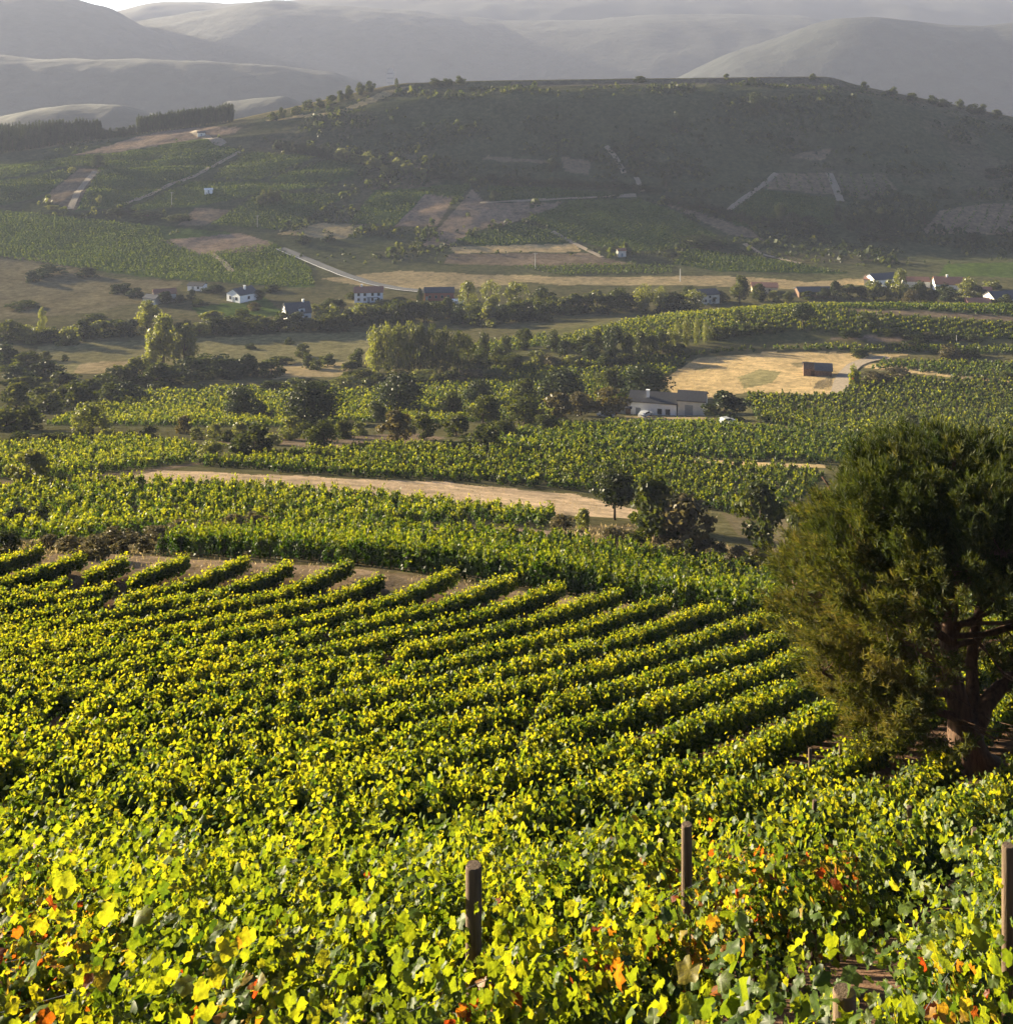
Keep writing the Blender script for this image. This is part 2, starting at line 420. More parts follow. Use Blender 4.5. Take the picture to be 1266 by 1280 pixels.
# land-use parcels: picture outline of the parcel as it lies on the ground, colour, depth range
GRN = (.052, .082, .026); GRN2 = (.075, .110, .030); GRN_LIT = (.105, .130, .035)  # the lightest green paints sunlight into the spur and flank plots
SOIL = (.19, .145, .105); PINK = (.25, .185, .14); STRAW = (.50, .37, .20); DRY = (.33, .26, .15); OLIVE = (.105, .105, .05)
PARCELS = [
 # flank of the hill and its foot
 ([(-200, 210), (0, 207), (91, 195), (152, 190), (253, 172), (280, 181), (217, 196), (131, 206), (76, 208), (0, 224), (-200, 235)], GRN_LIT, 600, 835),
 ([(90, 194), (202, 163), (263, 158), (300, 160), (290, 168), (250, 173), (152, 189)], PINK, 600, 835),
 ([(126, 206), (283, 183), (303, 190), (243, 222), (157, 258), (96, 263), (110, 225)], GRN, 600, 835),
 ([(55, 248), (101, 210), (126, 212), (110, 232), (96, 263)], SOIL, 600, 835),
 ([(263, 222), (308, 190), (394, 195), (324, 225)], GRN_LIT, 600, 835),
 ([(240, 226), (320, 228), (410, 232), (330, 240), (245, 258), (160, 262)], GRN2, 600, 835),
 ([(329, 226), (415, 197), (465, 208), (404, 233)], GRN, 600, 835),
 ([(-200, 225), (0, 226), (80, 212), (95, 214), (60, 240), (40, 248), (0, 258), (-200, 262)], GRN, 600, 835),
 ([(-200, 266), (0, 263), (60, 268), (280, 290), (340, 302), (388, 335), (395, 362), (190, 347), (0, 322), (-200, 318)], GRN2, 540, 700),
 ([(200, 300), (300, 292), (342, 304), (322, 315), (250, 318)], PINK, 540, 720),
 ([(222, 281), (243, 260), (288, 263), (253, 283)], SOIL, 600, 800),
 ([(298, 267), (313, 248), (336, 253), (318, 268)], SOIL, 600, 800),
 ([(263, 281), (324, 240), (435, 243), (354, 288)], GRN, 600, 800),
 ([(344, 293), (400, 278), (460, 281), (430, 298)], DRY, 600, 800),
 ([(435, 278), (470, 238), (591, 230), (571, 253), (495, 283)], GRN2, 600, 800),
 ([(493, 283), (531, 243), (568, 246), (546, 283)], PINK, 600, 800),
 ([(526, 308), (570, 262), (590, 236), (604, 252), (700, 252), (688, 266), (590, 290), (562, 308)], PINK, 560, 800),
 ([(570, 300), (650, 278), (700, 290), (722, 305), (600, 308)], GRN, 560, 760),
 ([(659, 272), (717, 249), (798, 248), (843, 263), (912, 305), (793, 315), (727, 303)], GRN2, 560, 800),
 ([(608, 232), (692, 234), (793, 245), (702, 250), (612, 254)], GRN, 600, 800),
 ([(562, 309), (717, 304), (724, 314), (570, 317)], STRAW, 540, 760),
 ([(560, 318), (730, 316), (790, 330), (640, 332), (556, 330)], SOIL, 540, 720),
 ([(828, 253), (880, 268), (940, 288), (955, 301), (912, 294)], SOIL, 560, 800),
 ([(950, 235), (970, 217), (1040, 215), (1044, 243)], SOIL, 600, 820),
 ([(1050, 240), (1046, 217), (1101, 216), (1119, 238), (1086, 250)], (.12, .105, .07), 600, 820),
 ([(909, 263), (948, 237), (1044, 248), (1040, 281), (919, 283)], GRN, 600, 820),
 ([(1150, 292), (1172, 263), (1233, 254), (1420, 262), (1420, 296)], SOIL, 580, 820),
 ([(950, 322), (860, 310), (840, 330), (900, 340), (1060, 342), (1000, 330)], GRN, 540, 700),
 ([(1170, 345), (1180, 330), (1420, 325), (1420, 350)], GRN2, 500, 700),
 ([(600, 344), (760, 346), (900, 345), (1010, 352), (1090, 347), (1092, 354), (980, 362), (860, 357), (720, 356), (620, 352)], DRY, 480, 640),
 ([(400, 348), (470, 360), (560, 362), (640, 356), (640, 345), (500, 338)], DRY, 480, 660),
 ([(700, 196), (740, 200), (735, 218), (705, 214)], SOIL, 600, 820), ([(610, 195), (690, 200), (690, 204), (600, 200)], SOIL, 600, 820),
 ([(1000, 190), (1040, 186), (1030, 200), (985, 197)], SOIL, 600, 820),
 # hill top
 ([(640, 101), (880, 99), (900, 96), (1046, 95), (1058, 108), (900, 107), (640, 107)], (.15, .125, .095), 822, 834.5),
 ([(470, 106), (520, 98), (1050, 92), (1060, 90), (500, 90)], STRAW, 826, 900),
 ([(320, 152), (420, 138), (500, 108), (520, 104), (470, 128), (400, 145)], DRY, 780, 860),
 # valley floor
 ([(-200, 318), (0, 320), (50, 322), (140, 347), (230, 352), (200, 372), (110, 392), (0, 398), (-200, 398)], (.17, .145, .085), 450, 640),
 ([(50, 432), (180, 425), (260, 422), (330, 418), (465, 414), (470, 447), (380, 466), (260, 462), (60, 470), (40, 450)], (.215, .195, .10), 380, 500),
 ([(195, 470), (80, 480), (100, 455), (190, 448)], DRY, 380, 480), ([(330, 455), (440, 452), (430, 470), (340, 474)], DRY, 360, 470),
 ([(240, 385), (330, 372), (360, 395), (260, 402)], GRN2, 440, 560),
 # middle fields
 ([(30, 545), (150, 492), (300, 482), (460, 482), (640, 456), (830, 449), (862, 460), (830, 470), (800, 500), (700, 522), (560, 525), (420, 520), (200, 545)], OLIVE, 240, 420),
 ([(640, 420), (800, 395), (950, 375), (1420, 378), (1420, 440), (1060, 425), (860, 432), (700, 452), (560, 474)], OLIVE, 330, 470),
 ([(1040, 386), (1150, 388), (1266, 396), (1420, 398), (1420, 404), (1266, 402), (1060, 390)], SOIL, 380, 470),
 ([(1032, 424), (1092, 419), (1216, 424), (1216, 427), (1090, 426)], PINK, 330, 470),
 ([(826, 476), (872, 448), (960, 441), (1060, 441), (1140, 443), (1080, 452), (1062, 470), (1040, 493), (1010, 494), (935, 490), (900, 496), (850, 506)], STRAW, 270, 420),
 ([(1080, 452), (1120, 456), (1180, 468), (1266, 475), (1266, 479), (1150, 468), (1076, 458)], STRAW, 270, 420),
 ([(780, 520), (860, 516), (885, 519), (880, 527), (780, 527)], DRY, 270, 330),
 ([(790, 573), (900, 576), (1030, 581), (1030, 585), (880, 581), (790, 577)], STRAW, 150, 260),
 ([(130, 600), (180, 588), (250, 589), (400, 597), (560, 603), (720, 618), (800, 638), (790, 648), (700, 644), (480, 622), (300, 607), (150, 604)], (.52, .39, .27), 118, 190),
 ([(-200, 600), (0, 606), (130, 600), (240, 582), (300, 575), (235, 580), (60, 602)], SOIL, 118, 220),
 ([(380, 548), (520, 542), (560, 548), (520, 556), (420, 560), (250, 552)], SOIL, 180, 260),
 ([(690, 660), (800, 655), (940, 690), (960, 720), (880, 705), (760, 684)], (.155, .125, .08), 84, 150),
 ([(320, 668), (540, 657), (700, 664), (760, 676), (700, 670), (540, 663)], PINK, 84, 150),
 ([(900, 640), (1000, 650), (1266, 660), (1266, 720), (1000, 712), (940, 690)], (.13, .11, .07), 84, 150),
 ([(922, 472), (950, 462), (975, 466), (965, 480), (930, 486)], (.25, .22, .11), 270, 420), ([(985, 455), (1010, 452), (1000, 460)], (.27, .22, .12), 270, 420), ([(1020, 478), (1042, 470), (1040, 484), (1015, 488)], (.20, .16, .10), 270, 420), ([(868, 462), (890, 458), (880, 466)], (.30, .25, .13), 270, 420),
 # dirt track behind the first slope
 ([(-200, 716), (-200, 690), (0, 690), (190, 694), (400, 706), (560, 727), (760, 755), (960, 787), (1266, 800), (1266, 806), (950, 797), (760, 768), (560, 742), (400, 730), (200, 722)], (.30, .22, .15), 53.0, 62),
 ([(-200, 690), (0, 676), (170, 676), (330, 660), (300, 672), (190, 692), (0, 692)], (.14, .115, .06), 56, 102),
]

def terrain():
    us = np.concatenate([np.arange(-800, -40, 16.0), np.arange(-40, 1306, 2.1), np.arange(1306, 2100, 16.0)])
    ys = np.concatenate([np.linspace(-50, 4, 30)[:-1], np.geomspace(4, 60, 120)[:-1], np.geomspace(60, 160, 170)[:-1], np.geomspace(160, 540, 260)[:-1],
                         np.linspace(540, 880, 200)[:-1], np.geomspace(880, 6800, 130)])
    A, Y = np.meshgrid((us - U0) / F, ys)
    X = A * (np.maximum(Y, 0) + 14.0)
    Z = H(X, Y)
    nr, nc = X.shape
    u, v = uv_of(X, Y, Z)
    j1 = fbm(X / (Y * .02 + 1), Y / (Y * .03 + 1), 31) * 8; j2 = fbm(X / (Y * .02 + 1), Y / (Y * .03 + 1), 47) * 4.0
    u2 = u + j1; v2 = v + j2
    c = np.empty((nr, nc, 3))
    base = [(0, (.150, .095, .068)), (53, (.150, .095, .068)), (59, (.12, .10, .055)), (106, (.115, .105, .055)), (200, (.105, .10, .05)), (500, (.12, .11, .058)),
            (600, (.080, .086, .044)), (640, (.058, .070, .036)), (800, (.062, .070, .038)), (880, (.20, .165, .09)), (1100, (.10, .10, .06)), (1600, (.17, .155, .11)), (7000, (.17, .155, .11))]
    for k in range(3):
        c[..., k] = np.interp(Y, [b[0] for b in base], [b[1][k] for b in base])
    n1 = fbm(X / 60, Y / 60, 61); n2 = fbm(X / 12, Y / 12, 71)
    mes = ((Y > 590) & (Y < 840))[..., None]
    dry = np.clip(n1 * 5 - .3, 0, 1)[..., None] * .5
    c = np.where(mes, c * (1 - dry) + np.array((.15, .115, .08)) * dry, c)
    pl = (Y > 1500)[..., None]
    w = np.clip(fbm(X / 160, Y / 300, 81) * 6, 0, 1)[..., None]
    c = np.where(pl, c * (1 - w) + np.array((.045, .055, .035)) * w, c)
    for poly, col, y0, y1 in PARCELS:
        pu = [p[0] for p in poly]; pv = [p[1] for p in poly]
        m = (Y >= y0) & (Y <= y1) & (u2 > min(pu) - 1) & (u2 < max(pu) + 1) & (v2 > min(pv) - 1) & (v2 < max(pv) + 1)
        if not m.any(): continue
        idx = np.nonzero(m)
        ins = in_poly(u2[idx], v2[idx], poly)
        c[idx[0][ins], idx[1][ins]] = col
    c *= (1 + .5 * n2)[..., None]
    V = np.stack([X, Y, Z], -1).reshape(-1, 3)
    i = np.arange(nr * nc).reshape(nr, nc)
    Q = np.stack([i[:-1, :-1], i[:-1, 1:], i[1:, 1:], i[1:, :-1]], -1).reshape(-1, 4)
    me = make_mesh('terrain', V, [Q], smooth=True)
    at = me.attributes.new('land', 'FLOAT_COLOR', 'POINT')
    at.data.foreach_set('color', np.concatenate([c.reshape(-1, 3), np.ones((nr * nc, 1))], 1).astype(np.float32).ravel())
    m, nt, out = new_mat('ground')
    a = N(nt, 'Attribute', attribute_name='land')
    tc = N(nt, 'TexCoord')
    nA = N(nt, 'TexNoise', Scale=.35, Detail=8.0, Roughness=.7); nB = N(nt, 'TexNoise', Scale=2.6, Detail=6.0, Roughness=.7)
    nt.links.new(tc.outputs['Object'], nA.inputs[0]); nt.links.new(tc.outputs['Object'], nB.inputs[0])
    rA = ramp(nt, [(.3, (.48, .52, .48)), (.7, (1.42, 1.36, 1.28))], nA.outputs[0]); rB = ramp(nt, [(.3, (.7, .7, .7)), (.7, (1.25, 1.25, 1.25))], nB.outputs[0])
    m1 = N(nt, 'Mix', data_type='RGBA', blend_type='MULTIPLY'); m1.inputs[0].default_value = 1
    m2 = N(nt, 'Mix', data_type='RGBA', blend_type='MULTIPLY'); m2.inputs[0].default_value = 1
    nt.links.new(a.outputs['Color'], m1.inputs[6]); nt.links.new(rA.outputs[0], m1.inputs[7])
    nt.links.new(m1.outputs[2], m2.inputs[6]); nt.links.new(rB.outputs[0], m2.inputs[7])
    b = N(nt, 'BsdfDiffuse'); b.inputs['Roughness'].default_value = .6
    nt.links.new(m2.outputs[2], b.inputs[0])
    bp = N(nt, 'Bump', Strength=.9); bp.inputs['Distance'].default_value = .12
    nt.links.new(nB.outputs[0], bp.inputs['Height']); nt.links.new(bp.outputs[0], b.inputs['Normal'])
    nt.links.new(b.outputs[0], out.inputs[0])
    link('terrain', me, m, kind='structure')
terrain()

# distant mountains: solid ridges across the far side of the plain
M['mount'] = solid_mat('mountain_scrub', (.018, .022, .019), .95, .45, .03, .4, col2=(.007, .010, .009), bdist=16)
M['pale'] = solid_mat('plain_woodland', (.022, .026, .022), .95, .5, .03, .4, col2=(.010, .013, .011), bdist=10)
M['mount_far'] = solid_mat('far_mountain_scrub', (.020, .023, .022), .95, .45, .003, 0)
def mountain(prof, y0, back, front, mat, seed, amp):
    us = np.arange(-900, 2180, 8.0)
    k = [p[0] for p in prof]; pv = np.interp(us, k, [p[1] for p in prof])
    t = np.linspace(-1, 1, 91)
    U, T = np.meshgrid(us, t)
    Y = y0 + np.where(T < 0, T * front, T * back)
    X = (U - U0) / F * y0
    Hc = -(pv - V0) * y0 / F
    base = -124.0
    sh = np.maximum(np.cos(T * pi / 2), 0) ** 1.25
    rid = .30 - np.abs(fbm(X / 420 + .25 * fbm(X / 150, Y / 150, seed + 3), Y / 520, seed, 4)) * 2.0 + .5 * fbm(X / 90, Y / 110, seed + 9, 4)
    hgt = np.maximum(Hc[None] - base, 0)
    Z = base + hgt * np.clip(sh + (rid - .12) * amp * .2 * sh ** .6 * (1 - sh) * 4, 0, 1.0) + fbm(X / 60, Y / 60, seed + 5) * np.minimum(hgt, 60) * .16 * sh
    V = np.stack([X, Y, Z], -1).reshape(-1, 3)
    nr, nc = X.shape
    i = np.arange(nr * nc).reshape(nr, nc)
    Q = np.stack([i[:-1, :-1], i[:-1, 1:], i[1:, 1:], i[1:, :-1]], -1).reshape(-1, 4)
    link('mountains', make_mesh('mountains', V, [Q], smooth=True), mat, kind='structure')
mountain([(-900, 200), (780, 205), (830, 118), (848, 99), (909, 68), (950, 56), (980, 45), (1010, 33), (1046, 23), (1081, 21), (1131, 25), (1182, 31), (1222, 33), (1266, 28), (1400, 24), (1600, 60), (2200, 90)], 2500, 500, 420, M['mount'], 101, .5)
mountain([(-900, 30), (-300, -18), (0, -10), (60, -6), (100, 0), (130, 9), (150, 20), (200, 44), (260, 74), (330, 112), (420, 190), (2200, 200)], 2900, 700, 650, M['mount'], 131, .5)
mountain([(-900, 90), (0, 66), (111, 38), (160, 32), (202, 23), (283, 11), (323, 3), (352, 1), (384, 6), (435, 8), (520, 14), (626, 26), (720, 26), (803, 20), (909, 18), (1000, 20), (1100, 40), (1300, 60), (2200, 80)], 3300, 700, 800, M['mount'], 151, .5)
mountain([(-900, 20), (0, 14), (100, 18), (147, 20), (177, 9), (212, 2), (283, 4), (330, 4), (420, -3), (640, -5), (760, -6), (900, -8), (1100, -7), (1266, -9), (1500, -8), (2200, 0)], 3900, 900, 1000, M['mount_far'], 171, .5)
mountain([(-900, 70), (0, 69), (50, 74), (120, 74), (212, 74), (300, 79), (354, 82), (420, 92), (480, 112), (600, 160), (2200, 170)], 2150, 300, 260, M['pale'], 191, .4)
mountain([(-900, 160), (-60, 175), (0, 147), (50, 135), (100, 131), (152, 133), (175, 140), (230, 152), (270, 170), (2200, 200)], 1560, 220, 170, M['pale'], 211, .4)
mountain([(-900, 220), (255, 220), (283, 126), (320, 122), (354, 121), (374, 128), (400, 142), (440, 200), (2200, 220)], 1640, 160, 140, M['pale'], 231, .4)

# ------------------------------------------------------------------ haze: one box of even thin air around everything
hb = MB(); hb.box(-6500, 6500, -120, 7200, -150, 200)
hm, nt, out = new_mat('valley_haze')
pv = N(nt, 'VolumePrincipled')
pv.inputs['Color'].default_value = (.60, .68, .96, 1)
pv.inputs['Density'].default_value = HAZE_DENSITY
pv.inputs['Anisotropy'].default_value = .12
nt.links.new(pv.outputs[0], out.inputs['Volume'])
hb.build('haze', hm, kind='stuff')

# ------------------------------------------------------------------ roads and tracks (ribbons laid on the terrain)
def ribbon(name, pts, width, mat, lift, ymin=2, ymax=900, off=0.0):
    P = []
    for (u0, v0), (u1, v1) in zip(pts[:-1], pts[1:]):
        n = max(2, int(abs(u1 - u0) / 4 + abs(v1 - v0) / 3))
        for k in range(n): P.append((lerp(u0, u1, k / n), lerp(v0, v1, k / n)))
    P.append(pts[-1])
    x, y, z = grounds([p[0] for p in P], [p[1] for p in P], ymin, ymax)
    ok = ~np.isnan(y); x, y = x[ok], y[ok]
    for _ in range(3):
        x[1:-1] = (x[:-2] + x[1:-1] * 2 + x[2:]) / 4; y[1:-1] = (y[:-2] + y[1:-1] * 2 + y[2:]) / 4
    d = np.stack([np.gradient(x), np.gradient(y)], 1); d = norm(d)
    nx, ny = -d[:, 1], d[:, 0]
    ks = np.linspace(-.5, .5, 5)
    V = []
    for i in range(len(x)):
        for k in ks:
            px = x[i] + nx[i] * (k * width + off); py = y[i] + ny[i] * (k * width + off)
            V.append((px, py, hz(px, py) + lift))
    n = len(x); i = np.arange(n * 5).reshape(n, 5)
    Q = np.stack([i[:-1, :-1], i[:-1, 1:], i[1:, 1:], i[1:, :-1]], -1).reshape(-1, 4)
    link(name, make_mesh(name, V, [Q], smooth=True), mat, kind='structure')
ribbon('road', [(350, 311), (372, 320), (400, 332), (430, 344), (465, 355), (500, 362), (540, 366)], 5.5, M['asphalt'], .35, 480)
ribbon('road_markings', [(350, 311), (372, 320), (400, 332), (430, 344), (465, 355), (500, 362), (540, 366)], .4, M['line'], .45, 480, off=-2.3)
ribbon('track', [(1048, 492), (1050, 481), (1056, 468), (1068, 456), (1085, 450), (1110, 447)], 4.2, M['gravel'], .2, 250)
ribbon('path', [(157, 255), (190, 243), (215, 230), (243, 221), (300, 190)], 3.0, M['gravel'], .35, 560)
ribbon('path', [(757, 183), (768, 195), (780, 217)], 3.2, M['gravel'], .35, 560)
ribbon('path', [(795, 222), (803, 240)], 3.2, M['gravel'], .35, 560)
ribbon('path', [(909, 264), (930, 248), (952, 233), (970, 217)], 3.4, M['gravel'], .35, 560)
ribbon('path', [(1036, 217), (1044, 235), (1050, 252)], 4.5, M['gravel'], .35, 560)
ribbon('path', [(600, 254), (702, 249), (795, 245)], 2.6, M['gravel'], .35, 560)
ribbon('path', [(265, 318), (280, 328), (290, 340)], 3.0, M['gravel'], .3, 500)
ribbon('path', [(88, 262), (98, 240), (120, 214)], 4.0, M['gravel'], .35, 560)
ribbon('path', [(240, 165), (270, 176), (280, 181)], 5.0, M['gravel'], .35, 560)
ribbon('path', [(690, 290), (724, 308), (752, 322)], 3.0, M['gravel'], .3, 520)
ribbon('path', [(930, 305), (950, 318), (1000, 330)], 3.0, M['gravel'], .3, 520)

# ------------------------------------------------------------------ foliage builders
def quads(P, Nn, size, hue, asp=.62, fold=0.0, rng=RNG, T=None):
    """diamond leaves: centres P, normals Nn"""
    n = len(P)
    if T is None: T = rng.normal(size=(n, 3))
    T = norm(T - Nn * np.sum(T * Nn, 1, keepdims=True))
    B = np.cross(Nn, T)
    s = np.asarray(size).reshape(-1, 1) * np.ones((n, 1))
    V = np.stack([P - T * s, P + B * s * asp + Nn * s * fold, P + T * s, P - B * s * asp + Nn * s * fold], 1).reshape(-1, 3)
    i = np.arange(n)[:, None] * 4
    return V, i + np.arange(4)[None], hue

LEAF2D = np.array([(0, -.35), (.32, -.70), (.66, -.52), (.76, -.14), (1.0, .12), (.80, .40), (.58, .50), (.34, .85), (0, 1.10), (-.34, .85), (-.58, .50), (-.80, .40), (-1.0, .12), (-.76, -.14), (-.66, -.52), (-.32, -.70)])
def lobed(P, Nn, size, hue, rng=RNG):
    n = len(P)
    T = rng.normal(size=(n, 3)) * .7 + np.array((0, 0, -.9)); T = norm(T - Nn * np.sum(T * Nn, 1, keepdims=True)); B = np.cross(Nn, T)
    k = len(LEAF2D)
    r2 = (LEAF2D ** 2).sum(1)
    cup = rng.uniform(-.45, .50, (n, 1)); wv = rng.uniform(-.20, .20, (n, k))
    s = np.asarray(size).reshape(-1, 1, 1)
    ring = P[:, None] + s * (B[:, None] * LEAF2D[None, :, :1] + T[:, None] * LEAF2D[None, :, 1:2] + Nn[:, None] * (cup * r2[None] + wv - .12 * np.abs(LEAF2D[None, :, 0]))[..., None])
    V = np.concatenate([P[:, None], ring], 1).reshape(-1, 3)
    b = (np.arange(n) * (k + 1))[:, None]
    a = np.arange(k); Ft = np.stack([np.zeros(k, int), 1 + a, 1 + (a + 1) % k], 1)
    Fq = (b[:, :, None] + Ft[None]).reshape(-1, 3)
    return V, Fq, np.repeat(hue, k)

# ------------------------------------------------------------------ the trellised vineyard on the first slope
ROWC = np.array((355.9, -176.4)); RADII = [382.0, 384.3, 386.6, 388.9, 391.1, 393.3, 395.5, 398.0, 400.1, 401.8, 403.7] + [405.75 + 2.1 * k for k in range(22)]
FIELD_EDGE = lambda u: np.interp(u, [-300, 0, 500, 850, 1000, 1600], [56.2, 56.0, 55.5, 55.1, 55.8, 56.2])
ORD = ['first', 'second', 'third', 'fourth', 'fifth', 'sixth', 'seventh', 'eighth', 'ninth', 'tenth', 'eleventh', 'twelfth', 'thirteenth', 'fourteenth', 'fifteenth', 'sixteenth',
       'seventeenth', 'eighteenth', 'nineteenth', 'twentieth', 'twenty-first', 'twenty-second', 'twenty-third', 'twenty-fourth', 'twenty-fifth', 'twenty-sixth', 'twenty-seventh', 'twenty-eighth', 'twenty-ninth', 'thirtieth', 'thirty-first', 'thirty-second', 'thirty-third', 'thirty-fourth', 'thirty-fifth', 'thirty-sixth']
PINE_U, PINE_Y = 1212.0, 31.0
PINE_X = (PINE_U - U0) / F * PINE_Y
RED_SPOTS = [(30, 1180, 75), (75, 1200, 60), (300, 1255, 40), (868, 1180, 60), (900, 1120, 70), (760, 1215, 40), (1190, 1265, 45), (880, 1250, 30), (1040, 1090, 30), (600, 1240, 30)]

def row_plants(r, step=1.05):
    th = np.arange(radians(138), radians(166), step / r)
    x = ROWC[0] + r * np.cos(th); y = ROWC[1] + r * np.sin(th)
    keep = y > 1.5
    th, x, y = th[keep], x[keep], y[keep]
    u = U0 + F * x / np.maximum(y, .5)
    k = (np.abs(x) < .49 * y + 2.4) & (y < FIELD_EDGE(u)) & (y > 2.6)
    k &= np.hypot(x - PINE_X, y - PINE_Y) > 1.3
    return x[k], y[k], th[k]

def vine_row(idx, r):
    x, y, th = row_plants(r)
    if len(x) < 2: return
    rng = np.random.default_rng(1000 + idx)
    n = len(x)
    vig = .92 + .62 * (fbm(x / 2.6, y / 2.6, 7, 2)) * 1.5
    miss = rng.random(n) < np.where(y > 18, .04, .0)
    x, y, th, vig = x[~miss], y[~miss], th[~miss], vig[~miss]
    n = len(x)
    along = np.stack([-np.sin(th), np.cos(th), 0 * th], 1); out = np.stack([np.cos(th), np.sin(th), 0 * th], 1)
    base = np.stack([x, y, H(x, y)], 1)
    Vs, Fs3, Fs4, h3, h4 = [], [], [], [], []
    nv = 0
    for lo, hi, ns, nl, size, kind in ((0, 11.5, 56, 28, .040, 'L'), (11.5, 16, 46, 26, .045, 'Q'), (16, 90, 36, 22, .056, 'Q')):
        m = (y >= lo) & (y < hi)
        p = int(m.sum())
        if not p: continue
        hsc = np.interp(y[m], [13, 26], [1.0, .64])[:, None, None]
        a = along[m][:, None]; o = out[m][:, None]; b = base[m][:, None]; vg = vig[m][:, None]
        # cordon at 0.62 m, shoots rise and lean, the longer ones droop outwards
        s0 = rng.uniform(-.58, .58, (p, ns)); h0 = rng.uniform(.45, .8, (p, ns))
        L = rng.uniform(.50, .92, (p, ns)) * vg * np.where(rng.random((p, ns)) < (.20 if lo < 15 else .12), 1.5, 1.0)
        wd = .42 if lo < 11 else (.32 if lo < 15 else .14)
        lean = rng.normal(0, wd, (p, ns)); la = rng.normal(0, .26, (p, ns)); droop = rng.uniform(-.05, .55, (p, ns)) * np.sign(lean)
        t = (np.arange(nl)[None, None] + rng.random((p, ns, nl))) / nl
        t = t ** .85
        Lt = (L[..., None] * t)
        off_o = lean[..., None] * Lt * 1.0 + droop[..., None] * .45 * t ** 2 * L[..., None]
        off_a = s0[..., None] + la[..., None] * Lt
        up = h0[..., None] + Lt * .93 - .30 * np.abs(droop)[..., None] * t ** 2 * L[..., None]
        # a share of leaves fills the fruiting zone and hangs low
        low = rng.random(t.shape) < (.40 if lo < 11 else (.30 if lo < 15 else .15))
        up = np.where(low, rng.uniform(.16 if lo < 12 else .25, .85, t.shape), up)
        off_o = np.where(low, rng.normal(0, wd * .62, t.shape), off_o)
        if lo > 15:                                    # clipped, dense hedge wall
            body = rng.random(t.shape) < .80
            top_ = (.86 + .52 * vg)[..., None] + .13 * rng.normal(0, 1, (p, ns, 1))
            hb2 = rng.uniform(.22, 1, t.shape) ** .85 * top_
            off_a = np.where(body, rng.uniform(-.58, .58, t.shape), off_a)
            wall = rng.choice([-1, 1], t.shape) * (.20 + .06 * rng.normal(0, 1, t.shape)) * np.where(rng.random(t.shape) < .25, rng.random(t.shape), 1)
            off_o = np.where(body, wall, off_o); up = np.where(body, hb2, up)
            t = np.where(body, hb2 / 1.5, t)
            core = rng.random(t.shape) < .16           # oversized dark leaves added inside the wall to stop sun leaking through
            off_o = np.where(core, rng.normal(0, .06, t.shape), off_o); up = np.where(core, rng.uniform(.2, 1.12, t.shape), up); t = np.where(core, .05, t)
        up = up * hsc
        jit = rng.normal(0, .05 if lo < 15 else .03, t.shape + (3,))
        Pp = b[:, :, None] + a[:, :, None] * off_a[..., None] + o[:, :, None] * off_o[..., None] + np.array((0, 0, 1.0)) * up[..., None] + jit
        side = np.sign(off_o + rng.normal(0, .12, t.shape))
        Nn = o[:, :, None] * side[..., None] * .75 + np.array((0, 0, .55)) + rng.normal(0, .62 if lo > 15 else .44, t.shape + (3,)) + (0 if lo > 15 else .35) * rng.normal(0, 1, (p, ns, 1, 3))
        Pp = Pp.reshape(-1, 3); Nn = norm(Nn.reshape(-1, 3))
        tt = t.reshape(-1); shv = np.broadcast_to(rng.normal(0, .13, (p, ns, 1)), t.shape).reshape(-1)
        keep = rng.random(len(Pp)) < .95
        if lo < 15:                                    # openings between the shoots
            sl_ = (np.arctan2(Pp[:, 1] - ROWC[1], Pp[:, 0] - ROWC[0]) * r)
            keep &= fbm(sl_ / .42, Pp[:, 2] / .5 + r, 63, 2) + .4 * fbm(sl_ / 1.3, r, 64, 1) > (-.22 if lo < 11 else -.16)
        Pp, Nn, tt, shv = Pp[keep], Nn[keep], tt[keep], shv[keep]
        # only leaves not touching the lens
        dist = np.linalg.norm(Pp, axis=1)
        k = dist > 3.6
        Pp, Nn, tt, dist, shv = Pp[k], Nn[k], tt[k], dist[k], shv[k]
        sz = size * rng.uniform(.65, 1.25, len(Pp)) * np.where(tt > .85, .72, 1) * np.where(tt == .05, 2.1, 1)
        hue = np.clip(rng.normal(.31, .08, len(Pp)) + shv + (.62 if lo > 15 else .34) * (tt - .58) + fbm(Pp[:, 0] / .9, Pp[:, 1] / .9, 55, 2) * .35, 0, .80)  # yellower young tops; shade of the hedge face painted into lower leaves
        if lo < 12:
            uu, vv = uv_of(Pp[:, 0], Pp[:, 1], Pp[:, 2])
            pr = np.zeros(len(Pp))
            for (a1, b1, rr) in RED_SPOTS:
                pr = np.maximum(pr, np.exp(-((uu - a1) ** 2 + (vv - b1) ** 2) / (rr * rr)))
            q = rng.random(len(Pp))
            turned = (q < pr * .34) | (q > .997)
            hue = np.where(turned, rng.uniform(.84, 1.0, len(Pp)), hue)
        if kind == 'L':
            V, Fq, hh = lobed(Pp, Nn, sz * 1.02, hue, rng)
            Fs3.append(Fq + nv); h3.append(hh)
        else:
            V, Fq, hh = quads(Pp, Nn, sz * 1.15, hue, .8, .12, rng)
            Fs4.append(Fq + nv); h4.append(hh)
        Vs.append(V); nv += len(V)
    root = empty('vine_row', (float(x[len(x) // 2]), float(y[len(x) // 2]), hz(x[len(x) // 2], y[len(x) // 2])))
    off = np.array(root.location)
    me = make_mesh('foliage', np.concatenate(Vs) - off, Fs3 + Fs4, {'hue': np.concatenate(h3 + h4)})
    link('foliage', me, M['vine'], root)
    # visible trunks of the nearest rows
    near = np.nonzero(y < 17)[0]
